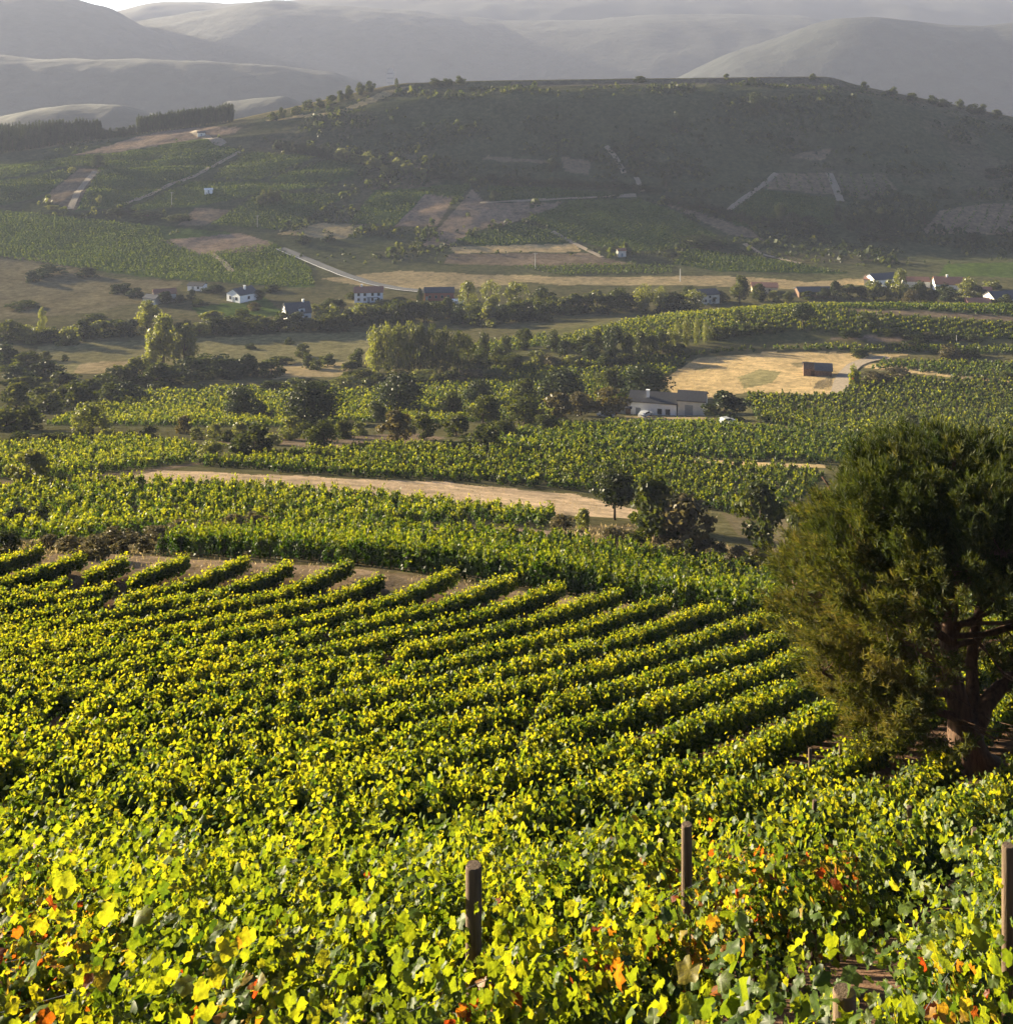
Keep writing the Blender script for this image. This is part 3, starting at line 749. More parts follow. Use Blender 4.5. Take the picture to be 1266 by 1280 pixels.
    for i in near[:90]:
        if abs(x[i]) > .46 * y[i] + .5: continue
        g = base[i] - off; w = rng.normal(0, .04, (4, 2)); mb = MB()
        mb.tube([(g[0], g[1], g[2] - .06), (g[0] + w[1][0], g[1] + w[1][1], g[2] + .22), (g[0] + w[2][0], g[1] + w[2][1], g[2] + .45), (g[0] + w[2][0] + along[i][0] * .12, g[1] + w[2][1] + along[i][1] * .12, g[2] + .66)],
                [.042, .032, .03, .022], 7)
        mb.build('trunk', M['vinewood'], root, True)
    # cordon canes and two wires
    if len(near) > 2:
        for h, rad, nm in ((.66, .011, 'cordon'), (.95, .0016, 'wire'), (1.25, .0016, 'wire')):
            ii = np.nonzero(y < 13)[0]
            if len(ii) < 3: continue
            pts = [(base[i] - off) + np.array((0, 0, h)) + (rng.normal(0, .02, 3) if nm == 'cordon' else 0) for i in ii]
            mb = MB(); mb.tube(pts, [rad] * len(pts), 6)
            mb.build(nm, M['vinewood'] if nm == 'cordon' else M['wire'], root, True)
    return root

rows = []
for k, r in enumerate(RADII):
    rt = vine_row(k, r)
    if rt is not None: rows.append(rt)
nr_ = len(rows)
for i, rt in enumerate(rows):
    rt['category'] = 'vine row'
    rt['group'] = 'trellised vine rows on the first slope'
    if i == nr_ - 1: rt['label'] = 'short last trellised vine row at far left end of the first slope'
    else: rt['label'] = '%s trellised vine row counted from the lower right corner of the first vineyard' % ORD[min(i, 35)]

# wooden trellis posts that stand clear of the leaves
def post(u, vtop, y, rad, label, lean=(0, 0)):
    ys_ = np.linspace(y - 1.6, y + 1.6, 65); xs_ = (u - U0) / F * ys_
    rr_ = np.hypot(xs_ - ROWC[0], ys_ - ROWC[1]); dd = np.abs(rr_[:, None] - np.array(RADII)[None]).min(1) + .02 * np.abs(ys_ - y)
    y = float(ys_[dd.argmin()]) + .28 if u < 1250 else y
    x = (u - U0) / F * y; zt = -(vtop - V0) / F * y; g = hz(x, y)
    h = max(zt - g, .7)
    mb = MB()
    mb.tube([(0, 0, -.25), (lean[0] * .3, lean[1] * .3, h * .35), (lean[0] * .7, lean[1] * .7, h * .7), (lean[0], lean[1], h - .012), (lean[0], lean[1], h)], [rad * 1.06, rad * 1.03, rad, rad, rad * .90], 14)
    o = mb.build('wooden_post', M['post'], None, True, label=label, category='post', group='trellis posts among the vines')
    for p in o.data.polygons:
        if len(p.vertices) > 4: p.use_smooth = False
    o.location = (x - lean[0], y - lean[1], g)
for a in [(592, 1081, 7.0, .043, 'dark round wooden post rising from bright leaves at lower centre'),
          (858, 1030, 10.5, .041, 'wooden post standing clear of yellow-green leaves right of lower centre'),
          (1055, 1238, 4.35, .041, 'thick short post top at the bottom edge beside yellow leaves'),
          (1259, 1056, 7.0, .034, 'wooden post cut by the right edge of the picture'),
          (1218, 1036, 13.0, .036, 'thin post just left of the post on the right edge'),
          (1136, 1008, 14.5, .036, 'thin post between vine rows in front of the big pine trunk'),
          (318, 1050, 15.0, .038, 'small dark post among leaves at lower left'),
          (286, 1036, 18.0, .036, 'tiny grey post behind the small dark post at lower left'),
          (1018, 1000, 17.0, .035, 'thin leaning post tip in leaves left of the pine trunk', (.06, 0)),
          (1012, 935, 27, .04, 'small grey post end by vine row left of the pine'),
          (1050, 925, 28, .04, 'grey post beside the dark gap in front of pine branches'),
          (855, 1000, 20, .035, 'tiny post tip behind the clear post right of lower centre'),
          (227, 878, 30, .05, 'small far post in the left middle of the sunlit slope')]:
    post(*a)

# ------------------------------------------------------------------ the big stone pine on the right
def big_pine():
    s = PINE_Y / F; gx, gy, gz = PINE_X, PINE_Y, hz(PINE_X, PINE_Y)
    vb = V0 - F * gz / gy
    rng = np.random.default_rng(77)
    root = empty('stone_pine', (gx, gy, gz), 0, label='large leaning stone pine with feathery branches rising above the vines at right', category='tree')
    def W(u, v, d=0.0): return np.array(((u - PINE_U) * s, d, (vb - v) * s))
    tb = MB(); limb_pts = []
    def limb(pts, r0, r1, ns=9, sub=6):
        pts = [np.array(p, float) for p in pts]; n = len(pts); out_ = []
        for i in range(n - 1):
            p0 = pts[max(i - 1, 0)]; p1 = pts[i]; p2 = pts[i + 1]; p3 = pts[min(i + 2, n - 1)]
            for k in range(sub):
                t = k / sub
                out_.append(.5 * ((2 * p1) + (-p0 + p2) * t + (2 * p0 - 5 * p1 + 4 * p2 - p3) * t * t + (-p0 + 3 * p1 - 3 * p2 + p3) * t ** 3))
        out_.append(pts[-1]); m = len(out_)
        for i in range(1, m - 1): out_[i] = out_[i] + rng.normal(0, .012 + .012 * (r0 < .12), 3)
        rad = [lerp(r0, r1, (i / (m - 1)) ** .8) for i in range(m)]
        tb.tube(out_, rad, ns)
        for q in out_[2:]: limb_pts.append(q)
        return out_
    p = 1.0 * s
    # butt: flared foot and the fork
    tb.tube([W(1222, vb + 6), W(1218, vb - 3), W(1213, vb - 15), W(1208, vb - 32), W(1205, vb - 50), W(1202, vb - 66)], [40 * s, 31 * s, 25 * s, 22 * s, 21 * s, 18 * s], 16)
    limb([W(1207, vb - 45), W(1198, 880), W(1192, 850, .1), W(1188, 800, .15), W(1190, 750, .1), W(1195, 700), W(1200, 665, -.2), W(1204, 625, -.2)], 17 * s, 4 * s, 12)
    limb([W(1214, vb - 40), W(1238, 888, .3), W(1266, 868, .5), W(1310, 838, .5), W(1356, 790, .4), W(1390, 730, .2)], 13 * s, 3 * s, 10)
    limb([W(1215, vb - 50), W(1226, 880, .6), W(1232, 840, .9), W(1248, 780, 1.2), W(1270, 710, 1.3), W(1285, 640, 1.2)], 11 * s, 3 * s, 10)
    limb([W(1206, vb - 48), W(1190, 892, -.2), W(1168, 880, -.4), W(1130, 862, -.5), W(1090, 862, -.3), W(1030, 848, .2)], 7 * s, 1.6 * s)
    limb([W(1196, 868), W(1150, 850, -.6), W(1100, 838, -1.0), W(1045, 824, -1.3), W(1010, 806, -1.4)], 6.5 * s, 1.5 * s)
    limb([W(1190, 838), W(1140, 808, .3), W(1090, 795, .6), W(1035, 768, .8), W(1000, 742, .9)], 6 * s, 1.5 * s)
    limb([W(1188, 802), W(1130, 757, -.6), W(1085, 730, -.9), W(1058, 700, -1.1), W(1040, 665, -1.2)], 6 * s, 1.5 * s)
    limb([W(1189, 772), W(1152, 700, .3), W(1115, 655, .5), W(1090, 612, .6)], 5.5 * s, 1.3 * s)
    limb([W(1190, 760), W(1168, 690, -.8), W(1146, 640, -1.0), W(1128, 606, -1.2)], 5 * s, 1.3 * s)
    limb([W(1188, 815), W(1152, 745, 1.0), W(1105, 700, 1.9), W(1060, 640, 2.6)], 5 * s, 1.3 * s)
    RR = [(892, 95), (880, 155), (860, 200), (830, 222), (790, 230), (745, 228), (700, 200), (660, 176), (640, 164), (610, 156), (594, 138), (583, 108), (577, 66), (572, 8)]
    RR.sort()
    def Rad(v): return np.interp(v, [q[0] for q in RR], [q[1] for q in RR]) * s
    CU = 1200.0
    for k in range(26):          # limbs to all other sides
        az = rng.uniform(0, 2 * pi); h0 = rng.uniform(650, 860)
        v1 = h0 - rng.uniform(40, 110); R = Rad(max(v1, 560)) * .85
        dx, dy = cos(az) * R, sin(az) * R * .95
        if dy < -1.2 and abs(dx) < 2.0 and h0 > 760: continue
        c = W(1190, h0)
        limb([c, c + np.array((dx * .35, dy * .35, (h0 - v1) * s * .15)), c + np.array((dx * .72, dy * .72, (h0 - v1) * s * .5)), c + np.array((dx, dy, (h0 - v1) * s))], rng.uniform(3.0, 5) * s, 1.2 * s, 7, 5)
    LP = np.array(limb_pts)
    # needle tufts, gathered in foxtail clumps that end the branchlets
    n = 4200
    v = rng.uniform(573, 888, n); az = rng.uniform(0, 2 * pi, n)
    rr = rng.uniform(0, 1, n) ** .36
    keep = (rng.random(n) < Rad(v) / Rad(745)) & ((rr > .52) | (v < 660))
    v, az, rr = v[keep], az[keep], rr[keep]
    lump = .86 + .42 * (fbm(az * 2.6 + 3, v / 40.0, 5, 2) + .22)
    x = np.cos(az) * Rad(v) * rr * lump; y = np.sin(az) * Rad(v) * rr * lump * .95
    C0 = np.stack([x + (CU - PINE_U) * s, y, (vb - v) * s], 1)
    up_ = C0[:, 0] / s + PINE_U
    win = (v > 690) & (np.abs(up_ - 1192) < 44) & (y < 1.2)                                # the window on the main stem
    win2 = (v > 745) & (fbm(up_ / 70, v / 13.0, 15, 2) > -.02) & (y < 5)                 # gaps between the low fans
    holes = (fbm(up_ / 46.0 + y, v / 24.0, 91, 2) > .17) & (v > 610)
    k = ~(win | win2 | holes)
    C0, v = C0[k][:1750], v[k][:1750]
    m = len(C0)
    rad = C0 - np.array(((CU - PINE_U) * s, 0, 0)); rad[:, 2] = 0; rad = norm(rad)
    upw = np.interp(v, [570, 630, 700, 800, 890], [2.6, 1.6, .75, .34, .10])[:, None]
    D0 = norm(rad + np.array((0, 0, 1.0)) * upw + rng.normal(0, .14, C0.shape))
    nt_ = 22
    tpos = rng.uniform(-.5, .5, (m, nt_, 1)); Lc = rng.uniform(.7, 1.2, (m, 1, 1)) * np.interp(v, [620, 740], [1, 1.5])[:, None, None]; wc = np.interp(v, [540, 660, 760, 890], [.15, .16, .12, .11])[:, None, None]
    P = C0[:, None] + D0[:, None] * tpos * Lc + rng.normal(0, 1, (m, nt_, 3)) * wc * (1.1 - np.abs(tpos))
    D = norm(D0[:, None] + rng.normal(0, .30, (m, nt_, 3)) + np.array((0, 0, .25)))
    vv_ = np.repeat(v, nt_); P = P.reshape(-1, 3); D = D.reshape(-1, 3)
    hb_ = np.repeat(np.clip(rng.normal(.42, .14, m) + np.interp(v, [560, 640, 740], [-.06, .08, .36]), 0, 1), nt_)  # lower needles browner and lighter, painting sun in the open fans
    nn = 14
    Dn = norm(D[:, None] + rng.normal(0, .45, (len(P), nn, 3)))
    st = P[:, None] + D[:, None] * rng.uniform(-.10, .10, (len(P), nn, 1))
    Ln = rng.uniform(.13, .25, (len(P), nn, 1))
    C = (st + Dn * Ln * .5).reshape(-1, 3); T = Dn.reshape(-1, 3)
    Nm = norm(np.cross(T, rng.normal(size=T.shape)))
    hue = np.clip(np.repeat(hb_, nn) + rng.normal(0, .12, len(C)), 0, 1)
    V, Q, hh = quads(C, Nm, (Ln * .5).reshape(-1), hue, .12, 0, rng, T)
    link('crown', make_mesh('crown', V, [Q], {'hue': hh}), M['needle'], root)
    P = C0 - D0 * .3
    # twigs that carry the tufts
    sel = np.arange(len(P))
    for i in sel:
        d = LP - P[i]; d2 = (d ** 2).sum(1) + np.where(d[:, 2] > .3, 4, 0) + np.where(np.hypot(LP[:, 0], LP[:, 1]) > np.hypot(*P[i][:2]) + .2, 4, 0)
        q = LP[d2.argmin()]
        mid = (q + P[i]) / 2 + np.array((0, 0, -.10)) * np.linalg.norm(q - P[i]) + rng.normal(0, .05, 3)
        L = np.linalg.norm(q - P[i])
        if L > 2.6: continue
        tb.tube([q, mid, P[i]], [.010 + .007 * L, .008 + .004 * L, .006], 4, False)
    tb.build('trunk', M['bark'], root, True)
big_pine()

# ------------------------------------------------------------------ tree prototypes (unit height, unit width) shared by all copies
def crown_mesh(kind, seed):
    rng = np.random.default_rng(seed)
    spec = {
        #        z0   z1  profile of half-width over height        lumps leaves size
        'round':  (.05, 1.0, [(0, .55), (.25, .92), (.5, 1.0), (.75, .82), (1, .25)], 30, 2300, .040),
        'dome':   (.14, 1.0, [(0, .86), (.18, 1.0), (.5, .98), (.8, .74), (1, .30)], 60, 3400, .034),
        'umbrella': (.42, 1.0, [(0, .70), (.2, 1.0), (.5, .98), (.8, .65), (1, .15)], 30, 2300, .034),
        'poplar': (.06, 1.0, [(0, .55), (.2, .9), (.5, 1.0), (.8, .85), (1, .25)], 34, 2200, .032),
        'willow': (.10, 1.0, [(0, .75), (.3, 1.0), (.6, .95), (.85, .62), (1, .22)], 34, 2500, .036),
        'bush':   (.0, 1.0, [(0, .85), (.25, 1.0), (.55, .90), (.8, .62), (1, .2)], 24, 1500, .055),
        'conifer': (.05, 1.0, [(0, .85), (.2, 1.0), (.5, .75), (.8, .40), (1, .06)], 30, 1900, .042),
        'open':   (.08, 1.0, [(0, .45), (.3, .95), (.55, 1.0), (.8, .75), (1, .3)], 22, 1500, .044),
    }[kind]
    z0, z1, prof, nl, nq, size = spec
    pz = [p[0] for p in prof]; pr = [p[1] for p in prof]
    t = rng.random(nl * 4); w = np.interp(t, pz, pr)
    t = t[rng.random(nl * 4) < w][:nl]; nl = len(t)
    az = rng.uniform(0, 2 * pi, nl)
    smooth_ = kind in ('dome', 'umbrella')
    lr = rng.uniform(.09, .30, nl) * (1.2 if smooth_ else .92)
    R = np.interp(t, pz, pr) * .5
    rr = np.maximum(R - lr * .75, .0) * rng.uniform(.45, 1.08 if smooth_ else 1.30, nl)
    if not smooth_: rr = rr * (1 + .35 * np.cos(az * 2 + seed) * rng.random(nl))
    asp = (z1 - z0)
    C = np.stack([np.cos(az) * rr, np.sin(az) * rr, z0 + t * asp], 1)
    C[:, 2] = np.clip(C[:, 2], z0 + lr * .5 * asp, z1 - lr * .55 * asp)
    per = rng.choice(nl, nq, p=lr ** 2 / (lr ** 2).sum())
    D = norm(rng.normal(size=(nq, 3)))
    shell = rng.uniform(.35, 1.08, nq) ** .6
    P = C[per] + D * np.array((1, 1, .8 * asp))[None] * (lr[per] * shell)[:, None]
    k_ = .49 / np.percentile(np.hypot(P[:, 0], P[:, 1]), 96); P[:, :2] *= k_; C[:, :2] *= k_
    P[:, 2] *= .98 / np.percentile(P[:, 2], 99)
    P[:, 2] = np.maximum(P[:, 2], .015)
    Nn = norm(D + rng.normal(0, .75, (nq, 3)) + np.array((0, 0, .25)))
    lh = rng.normal(0, .15, nl)
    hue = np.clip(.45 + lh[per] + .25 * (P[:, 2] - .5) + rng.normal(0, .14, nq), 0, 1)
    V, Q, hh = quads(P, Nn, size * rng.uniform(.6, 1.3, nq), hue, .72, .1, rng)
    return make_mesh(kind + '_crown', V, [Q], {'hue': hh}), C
def trunk_mesh(kind, seed, C):
    rng = np.random.default_rng(seed); mb = MB()
    top = {'round': .62, 'dome': .62, 'umbrella': .70, 'poplar': .85, 'willow': .6, 'bush': .45, 'conifer': .9, 'open': .7}[kind]
    r = {'round': .035, 'dome': .035, 'umbrella': .022, 'poplar': .022, 'willow': .04, 'bush': .03, 'conifer': .028, 'open': .03}[kind]
    mb.tube([(0, 0, -.04), (.006, .004, top * .3), (-.008, .008, top * .65), (0, 0, top)], [r * 1.4, r, r * .75, r * .35], 8)
    for c in C[:9]:
        h = max(.12, c[2] * .55)
        mb.tube([(0, 0, min(h, top * .9)), (c[0] * .5, c[1] * .5, lerp(h, c[2], .45)), tuple(c)], [r * .5, r * .33, r * .12], 5)
    return mb.mesh(kind + '_trunk', True)
PROTO = {}
def proto(kind, var):
    k = (kind, var)
    if k not in PROTO:
        cm, C = crown_mesh(kind, hash(kind) % 1 + var * 31 + {'round': 1, 'dome': 2, 'umbrella': 3, 'poplar': 4, 'willow': 5, 'bush': 6, 'conifer': 7, 'open': 8}[kind] * 100)
        PROTO[k] = (cm, trunk_mesh(kind, var + 5, C))
    return PROTO[k]
MESHMAT = {}
def crown_with(kind, var, mat):
    key = (kind, var, mat)
    if key not in MESHMAT:
        me = proto(kind, var)[0].copy(); me.materials.clear(); me.materials.append(M[mat]); MESHMAT[key] = me
    return MESHMAT[key]
NAME = {'round': 'tree', 'dome': 'stone_pine', 'umbrella': 'umbrella_pine', 'poplar': 'poplar_tree', 'willow': 'willow_tree', 'bush': 'bush', 'conifer': 'conifer_tree', 'open': 'tree'}
CAT = {'bush': 'bush'}
tree_n = 0
def tree(kind, u, v, hpx, wpx, mat, label, group=None, ymin=2, ymax=900, sink=.0):
    global tree_n
    x, y, z = ground(u, v, ymin, ymax)
    if y != y: return None
    s = y / F
    return tree_at(kind, x, y, hpx * s, wpx * s, mat, label, group)
def tree_at(kind, x, y, h, w, mat, label, group=None, trunk=True):
    global tree_n
    tree_n += 1
    rnd = random.Random(tree_n * 13 + 5)
    var = rnd.randrange(6)
    root = empty(NAME[kind], (x, y, hz(x, y) - .03), rnd.uniform(0, 6.28), label=label, category=CAT.get(kind, 'tree'), group=group)
    root.scale = (w * rnd.uniform(.9, 1.1), w * rnd.uniform(.85, 1.1), h)
    link('crown', crown_with(kind, var, mat), None, root)
    if trunk:
        tm = proto(kind, var)[1]
        if len(tm.materials) == 0: tm.materials.append(M['far_bark'])
        link('trunk', tm, None, root)
    return root

T = tree
# trees near the second vineyard
T('umbrella', 768, 650, 62, 68, 'dark', 'small flat-topped pine on thin bare trunk at the end of straw strip', None, 100, 190)
T('bush', 820, 675, 76, 74, 'broad', 'tall olive-green bushy tree right of the small flat-topped pine', None, 84, 170)
T('bush', 858, 684, 64, 66, 'dry', 'brownish drooping tree leaning against the olive-green bushy tree', None, 84, 170)
T('open', 950, 692, 88, 76, 'broad', 'dark open-crowned tree with bare trunk just left of the big pine', None, 84, 170)
T('willow', 996, 712, 78, 44, 'broad', 'pale feathery tree half hidden behind the left edge of big pine', None, 84, 170)
T('bush', 728, 662, 26, 24, 'lit', 'bright green shrub on the bank left of the small flat-topped pine', None, 84, 170)
T('bush', 700, 662, 18, 26, 'dry', 'brown shrub on the bank left of the bright green shrub', None, 84, 170)
T('bush', 762, 680, 22, 30, 'dry', 'greyish shrub below the bushy olive-green tree', None, 84, 170)
bank = [(792, 690), (818, 697), (842, 700), (868, 706), (890, 704), (912, 712), (932, 716), (900, 694), (925, 700), (860, 694), (945, 706), (880, 690), (965, 722), (985, 720), (780, 676)]
for i, (u, v) in enumerate(bank):
    T('bush', u, v, random.Random(i).uniform(14, 24), random.Random(i + 50).uniform(22, 36), 'dry' if i % 3 else 'broad', 'low dry shrub on the scrubby bank between second vineyard and trees', 'dry shrubs on the bank', 82, 170)
# left side, first shrubs
T('bush', 38, 607, 44, 54, 'lit', 'rounded yellow-green bush at left edge beside the pale dirt corner', None, 118, 200)
T('bush', 20, 664, 30, 44, 'dark', 'dark rounded bush touching the left edge below the yellow-green bush', None, 84, 150)
T('bush', 50, 663, 32, 36, 'dark', 'dark bush right beside the dark bush on the left edge', None, 84, 150)
T('bush', 115, 698, 30, 46, 'dry', 'olive shrub mound on the dirt track bank at left', None, 56, 104)
T('bush', 8, 700, 36, 36, 'dark', 'small dark shrub at left edge of the dirt track', None, 56, 104)
for i, (u, v, w) in enumerate([(60, 686, 40), (85, 690, 34), (140, 684, 40), (165, 680, 36), (195, 676, 34), (225, 672, 40), (255, 668, 36), (290, 664, 40), (320, 662, 30), (150, 692, 30), (180, 690, 26)]):
    T('bush', u, v, 16 + i % 3 * 3, w, 'dry', 'low grey-brown shrub in the hedge left of second vineyard', 'shrub hedge left of the second vineyard', 57, 126)
# trees around the barn and the road
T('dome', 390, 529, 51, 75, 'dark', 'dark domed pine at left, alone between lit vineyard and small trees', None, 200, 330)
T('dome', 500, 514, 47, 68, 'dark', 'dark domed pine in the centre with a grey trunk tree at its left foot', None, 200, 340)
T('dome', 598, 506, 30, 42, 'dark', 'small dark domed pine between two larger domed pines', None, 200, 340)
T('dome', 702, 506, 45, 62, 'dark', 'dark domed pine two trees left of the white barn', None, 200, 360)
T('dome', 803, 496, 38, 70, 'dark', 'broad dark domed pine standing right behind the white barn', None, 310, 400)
T('round', 764, 494, 34, 34, 'broad', 'rounded olive tree touching the broad pine behind barn', None, 300, 400)
T('open', 760, 521, 36, 50, 'rust', 'brownish broad tree at the left end of the white barn', None, 250, 310)
T('round', 726, 519, 28, 34, 'rust', 'brownish low tree left of the tree by the barn end', None, 250, 320)
T('open', 698, 530, 38, 50, 'rust', 'reddish-brown tree in the middle of the dark tree belt', None, 240, 320)
T('round', 656, 530, 36, 46, 'broad', 'dark green tree left of the reddish-brown tree', None, 240, 320)
T('round', 604, 533, 38, 44, 'broad', 'dark green tree below the small domed pine', None, 220, 320)
T('round', 655, 506, 32, 40, 'broad', 'grey-green tree behind the dark green tree belt', None, 240, 360)
T('round', 566, 520, 30, 32, 'broad', 'rounded tree left of the dark tree belt', None, 220, 330)
T('open', 530, 549, 34, 38, 'broad', 'low spreading tree right of the front olive trees', None, 180, 280)
T('open', 496, 555, 42, 46, 'rust', 'spreading brown-green tree by the dirt yard in the centre', None, 180, 280)
T('bush', 602, 562, 32, 56, 'broad', 'wide grey-green bush at the front of the tree belt', None, 180, 280)
T('bush', 570, 545, 26, 40, 'broad', 'bush behind the wide grey-green bush', None, 190, 300)
T('round', 470, 528, 26, 30, 'broad', 'small tree at the left foot of the central domed pine', None, 200, 330)
T('round', 632, 548, 24, 40, 'broad', 'dark low tree between the wide bush and the tree belt', None, 190, 320)
T('round', 686, 540, 22, 36, 'broad', 'low dark bushy tree under the reddish-brown tree', None, 190, 320)
T('bush', 905, 526, 36, 54, 'dark', 'big dark round bush right of the white barn', None, 250, 330)
T('bush', 1139, 541, 24, 26, 'broad', 'small grey bush alone in the right vineyard above the big pine', None, 200, 320)
T('bush', 318, 571, 38, 56, 'broad', 'round green bush tree on the left end of the middle vineyard', None, 150, 230)
T('round', 263, 574, 24, 34, 'lit', 'small pale bush left of the round green bush tree', None, 150, 230)
T('open', 362, 550, 30, 32, 'lit', 'small light tree in front of the left domed pine', None, 180, 280)
T('round', 405, 560, 34, 46, 'broad', 'rounded light-topped tree right of the small light tree', None, 170, 270)
T('round', 116, 541, 38, 44, 'lit', 'light green round tree at left above the bank', None, 200, 320)
T('dome', 302, 522, 38, 44, 'dark', 'dark leaning pine left of the left domed pine', None, 200, 330)
T('bush', 326, 524, 22, 30, 'dark', 'dark low bush at right foot of the dark leaning pine', None, 200, 330)
T('bush', 400, 578, 16, 34, 'broad', 'low dark bush inside the middle vineyard', None, 140, 220)
for i, (u, v, h, w, m) in enumerate([(76, 556, 16, 28, 'broad'), (100, 552, 16, 26, 'broad'), (135, 551, 14, 26, 'lit'), (160, 550, 12, 22, 'broad'), (185, 546, 14, 22, 'broad'), (231, 542, 22, 20, 'rust'), (245, 549, 16, 22, 'lit'), (268, 547, 18, 20, 'lit'),
                                  (285, 552, 14, 22, 'broad'), (340, 556, 14, 26, 'lit'), (382, 545, 18, 30, 'broad'), (430, 548, 22, 30, 'broad'), (450, 544, 16, 26, 'lit'), (20, 556, 16, 40, 'broad'), (55, 556, 14, 26, 'broad'), (300, 548, 20, 26, 'lit'), (325, 548, 18, 24, 'broad'), (412, 540, 16, 24, 'lit')]):
    T('bush', u, v, h, w, m, 'small bush in the line of shrubs left of the central dirt yard', 'shrub line left of the central dirt yard', 160, 320)
# right slope
T('umbrella', 1003, 411, 32, 31, 'dark', 'lone umbrella pine with visible trunk on the right vineyard slope', None, 330, 470)
T('open', 923, 403, 16, 12, 'broad', 'tiny tree left of the lone umbrella pine', None, 330, 470)
T('round', 1083, 409, 18, 26, 'broad', 'small round tree right of the lone umbrella pine', None, 330, 470)
T('bush', 955, 408, 8, 12, 'dark', 'tiny dark bush between tiny tree and umbrella pine', None, 330, 470)
T('bush', 1068, 483, 26, 16, 'vine', 'bright bush beside the curve of the gravel track', None, 270, 400)
for i, (u, v, h, w, m) in enumerate([(1096, 478, 12, 40, 'rust'), (1120, 470, 10, 40, 'dry'), (1190, 447, 14, 36, 'dry'), (1210, 445, 10, 30, 'broad'), (1140, 426, 8, 40, 'broad'), (1165, 424, 7, 30, 'dry'), (1110, 418, 7, 30, 'broad'), (1060, 420, 7, 34, 'broad'), (1185, 424, 7, 26, 'broad'), (1215, 426, 7, 26, 'broad'), (1258, 475, 10, 20, 'broad'), (1075, 445, 8, 30, 'broad')]):
    T('bush', u, v, h, w, m, 'low scrubby bush on the terrace banks right of the ruined hut', 'scrub on the right terrace banks', 260, 470)
for i, (u, v, h, w) in enumerate([(846, 434, 30, 12), (858, 433, 36, 10), (870, 431, 34, 11), (881, 428, 26, 12), (838, 436, 24, 14)]):
    T('poplar', u, v, h, w, 'lit', 'slim young poplar in the small row above the straw field', 'row of young poplars above the straw field', 330, 480)
for i, (u, v, h, w) in enumerate([(893, 424, 16, 18), (905, 422, 14, 20), (918, 420, 12, 18), (933, 418, 12, 22), (948, 417, 14, 16), (962, 416, 10, 18), (975, 414, 8, 16)]):
    T('bush', u, v, h, w, 'broad', 'small bush trailing right from the row of young poplars', 'bushes trailing from the young poplars', 330, 480)
# poplar belt and hedgerows of the valley
for i, (u, v, h, w) in enumerate([(470, 466, 58, 26), (484, 466, 62, 24), (498, 467, 60, 24), (512, 467, 63, 26), (526, 467, 62, 24), (541, 467, 60, 26), (556, 467, 58, 26), (572, 466, 52, 28), (585, 463, 44, 24)]):
    T('poplar', u, v, h, w, 'lit' if i < 4 else 'broad', 'tall poplar in the dense dark-shaded row on the valley floor', 'dense poplar row on the valley floor', 330, 480)  # left poplars get the sunlit leaf colours, the rest the darker ones
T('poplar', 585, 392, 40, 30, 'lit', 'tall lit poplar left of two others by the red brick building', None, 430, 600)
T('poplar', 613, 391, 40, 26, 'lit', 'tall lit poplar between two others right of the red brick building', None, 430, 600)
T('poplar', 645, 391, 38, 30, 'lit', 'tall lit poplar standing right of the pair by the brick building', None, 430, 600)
T('round', 678, 386, 28, 34, 'broad', 'dark round tree right of the tall lit poplars', None, 430, 600)
T('willow', 204, 456, 62, 46, 'lit', 'tall rounded yellow-green tree, back half of the pair in left meadow', None, 360, 490)
T('willow', 231, 459, 52, 40, 'lit', 'front yellow-green tree of the pair in the left meadow', None, 360, 490)
T('willow', 190, 459, 30, 24, 'lit', 'small yellow-green tree at left foot of the meadow pair', None, 360, 490)
T('willow', 184, 410, 34, 36, 'lit', 'round yellow-green tree above the meadow pair at left', None, 420, 560)
T('poplar', 53, 411, 27, 11, 'lit', 'slim lit tree standing alone at far left of the valley', None, 420, 560)
belt = [(605, 452, 36, 26, 'broad', 'conifer'), (620, 458, 24, 26, 'broad', 'round'), (632, 447, 28, 22, 'broad', 'conifer'), (655, 437, 26, 22, 'broad', 'round'), (692, 439, 26, 24, 'broad', 'conifer'), (706, 446, 20, 26, 'dark', 'round'), (728, 443, 24, 30, 'broad', 'round'),
        (745, 436, 24, 20, 'broad', 'round'), (738, 452, 22, 26, 'dark', 'round'), (766, 449, 40, 32, 'dark', 'round'), (786, 447, 30, 22, 'broad', 'conifer'), (800, 443, 30, 22, 'broad', 'conifer'), (815, 443, 24, 24, 'broad', 'round'), (828, 440, 26, 26, 'broad', 'round'),
        (600, 466, 22, 30, 'broad', 'round'), (640, 462, 20, 30, 'broad', 'round'), (668, 456, 18, 30, 'lit', 'bush'), (690, 458, 14, 26, 'dry', 'bush'), (715, 458, 14, 28, 'lit', 'bush'), (755, 458, 14, 30, 'broad', 'bush'), (850, 444, 14, 26, 'broad', 'bush'), (780, 456, 14, 30, 'broad', 'bush')]
for i, (u, v, h, w, m, k) in enumerate(belt):
    T(k, u, v, h, w, m, 'tree or bush of the mixed hedgerow right of the dense poplar row', 'mixed hedgerow right of the poplar row', 320, 480)
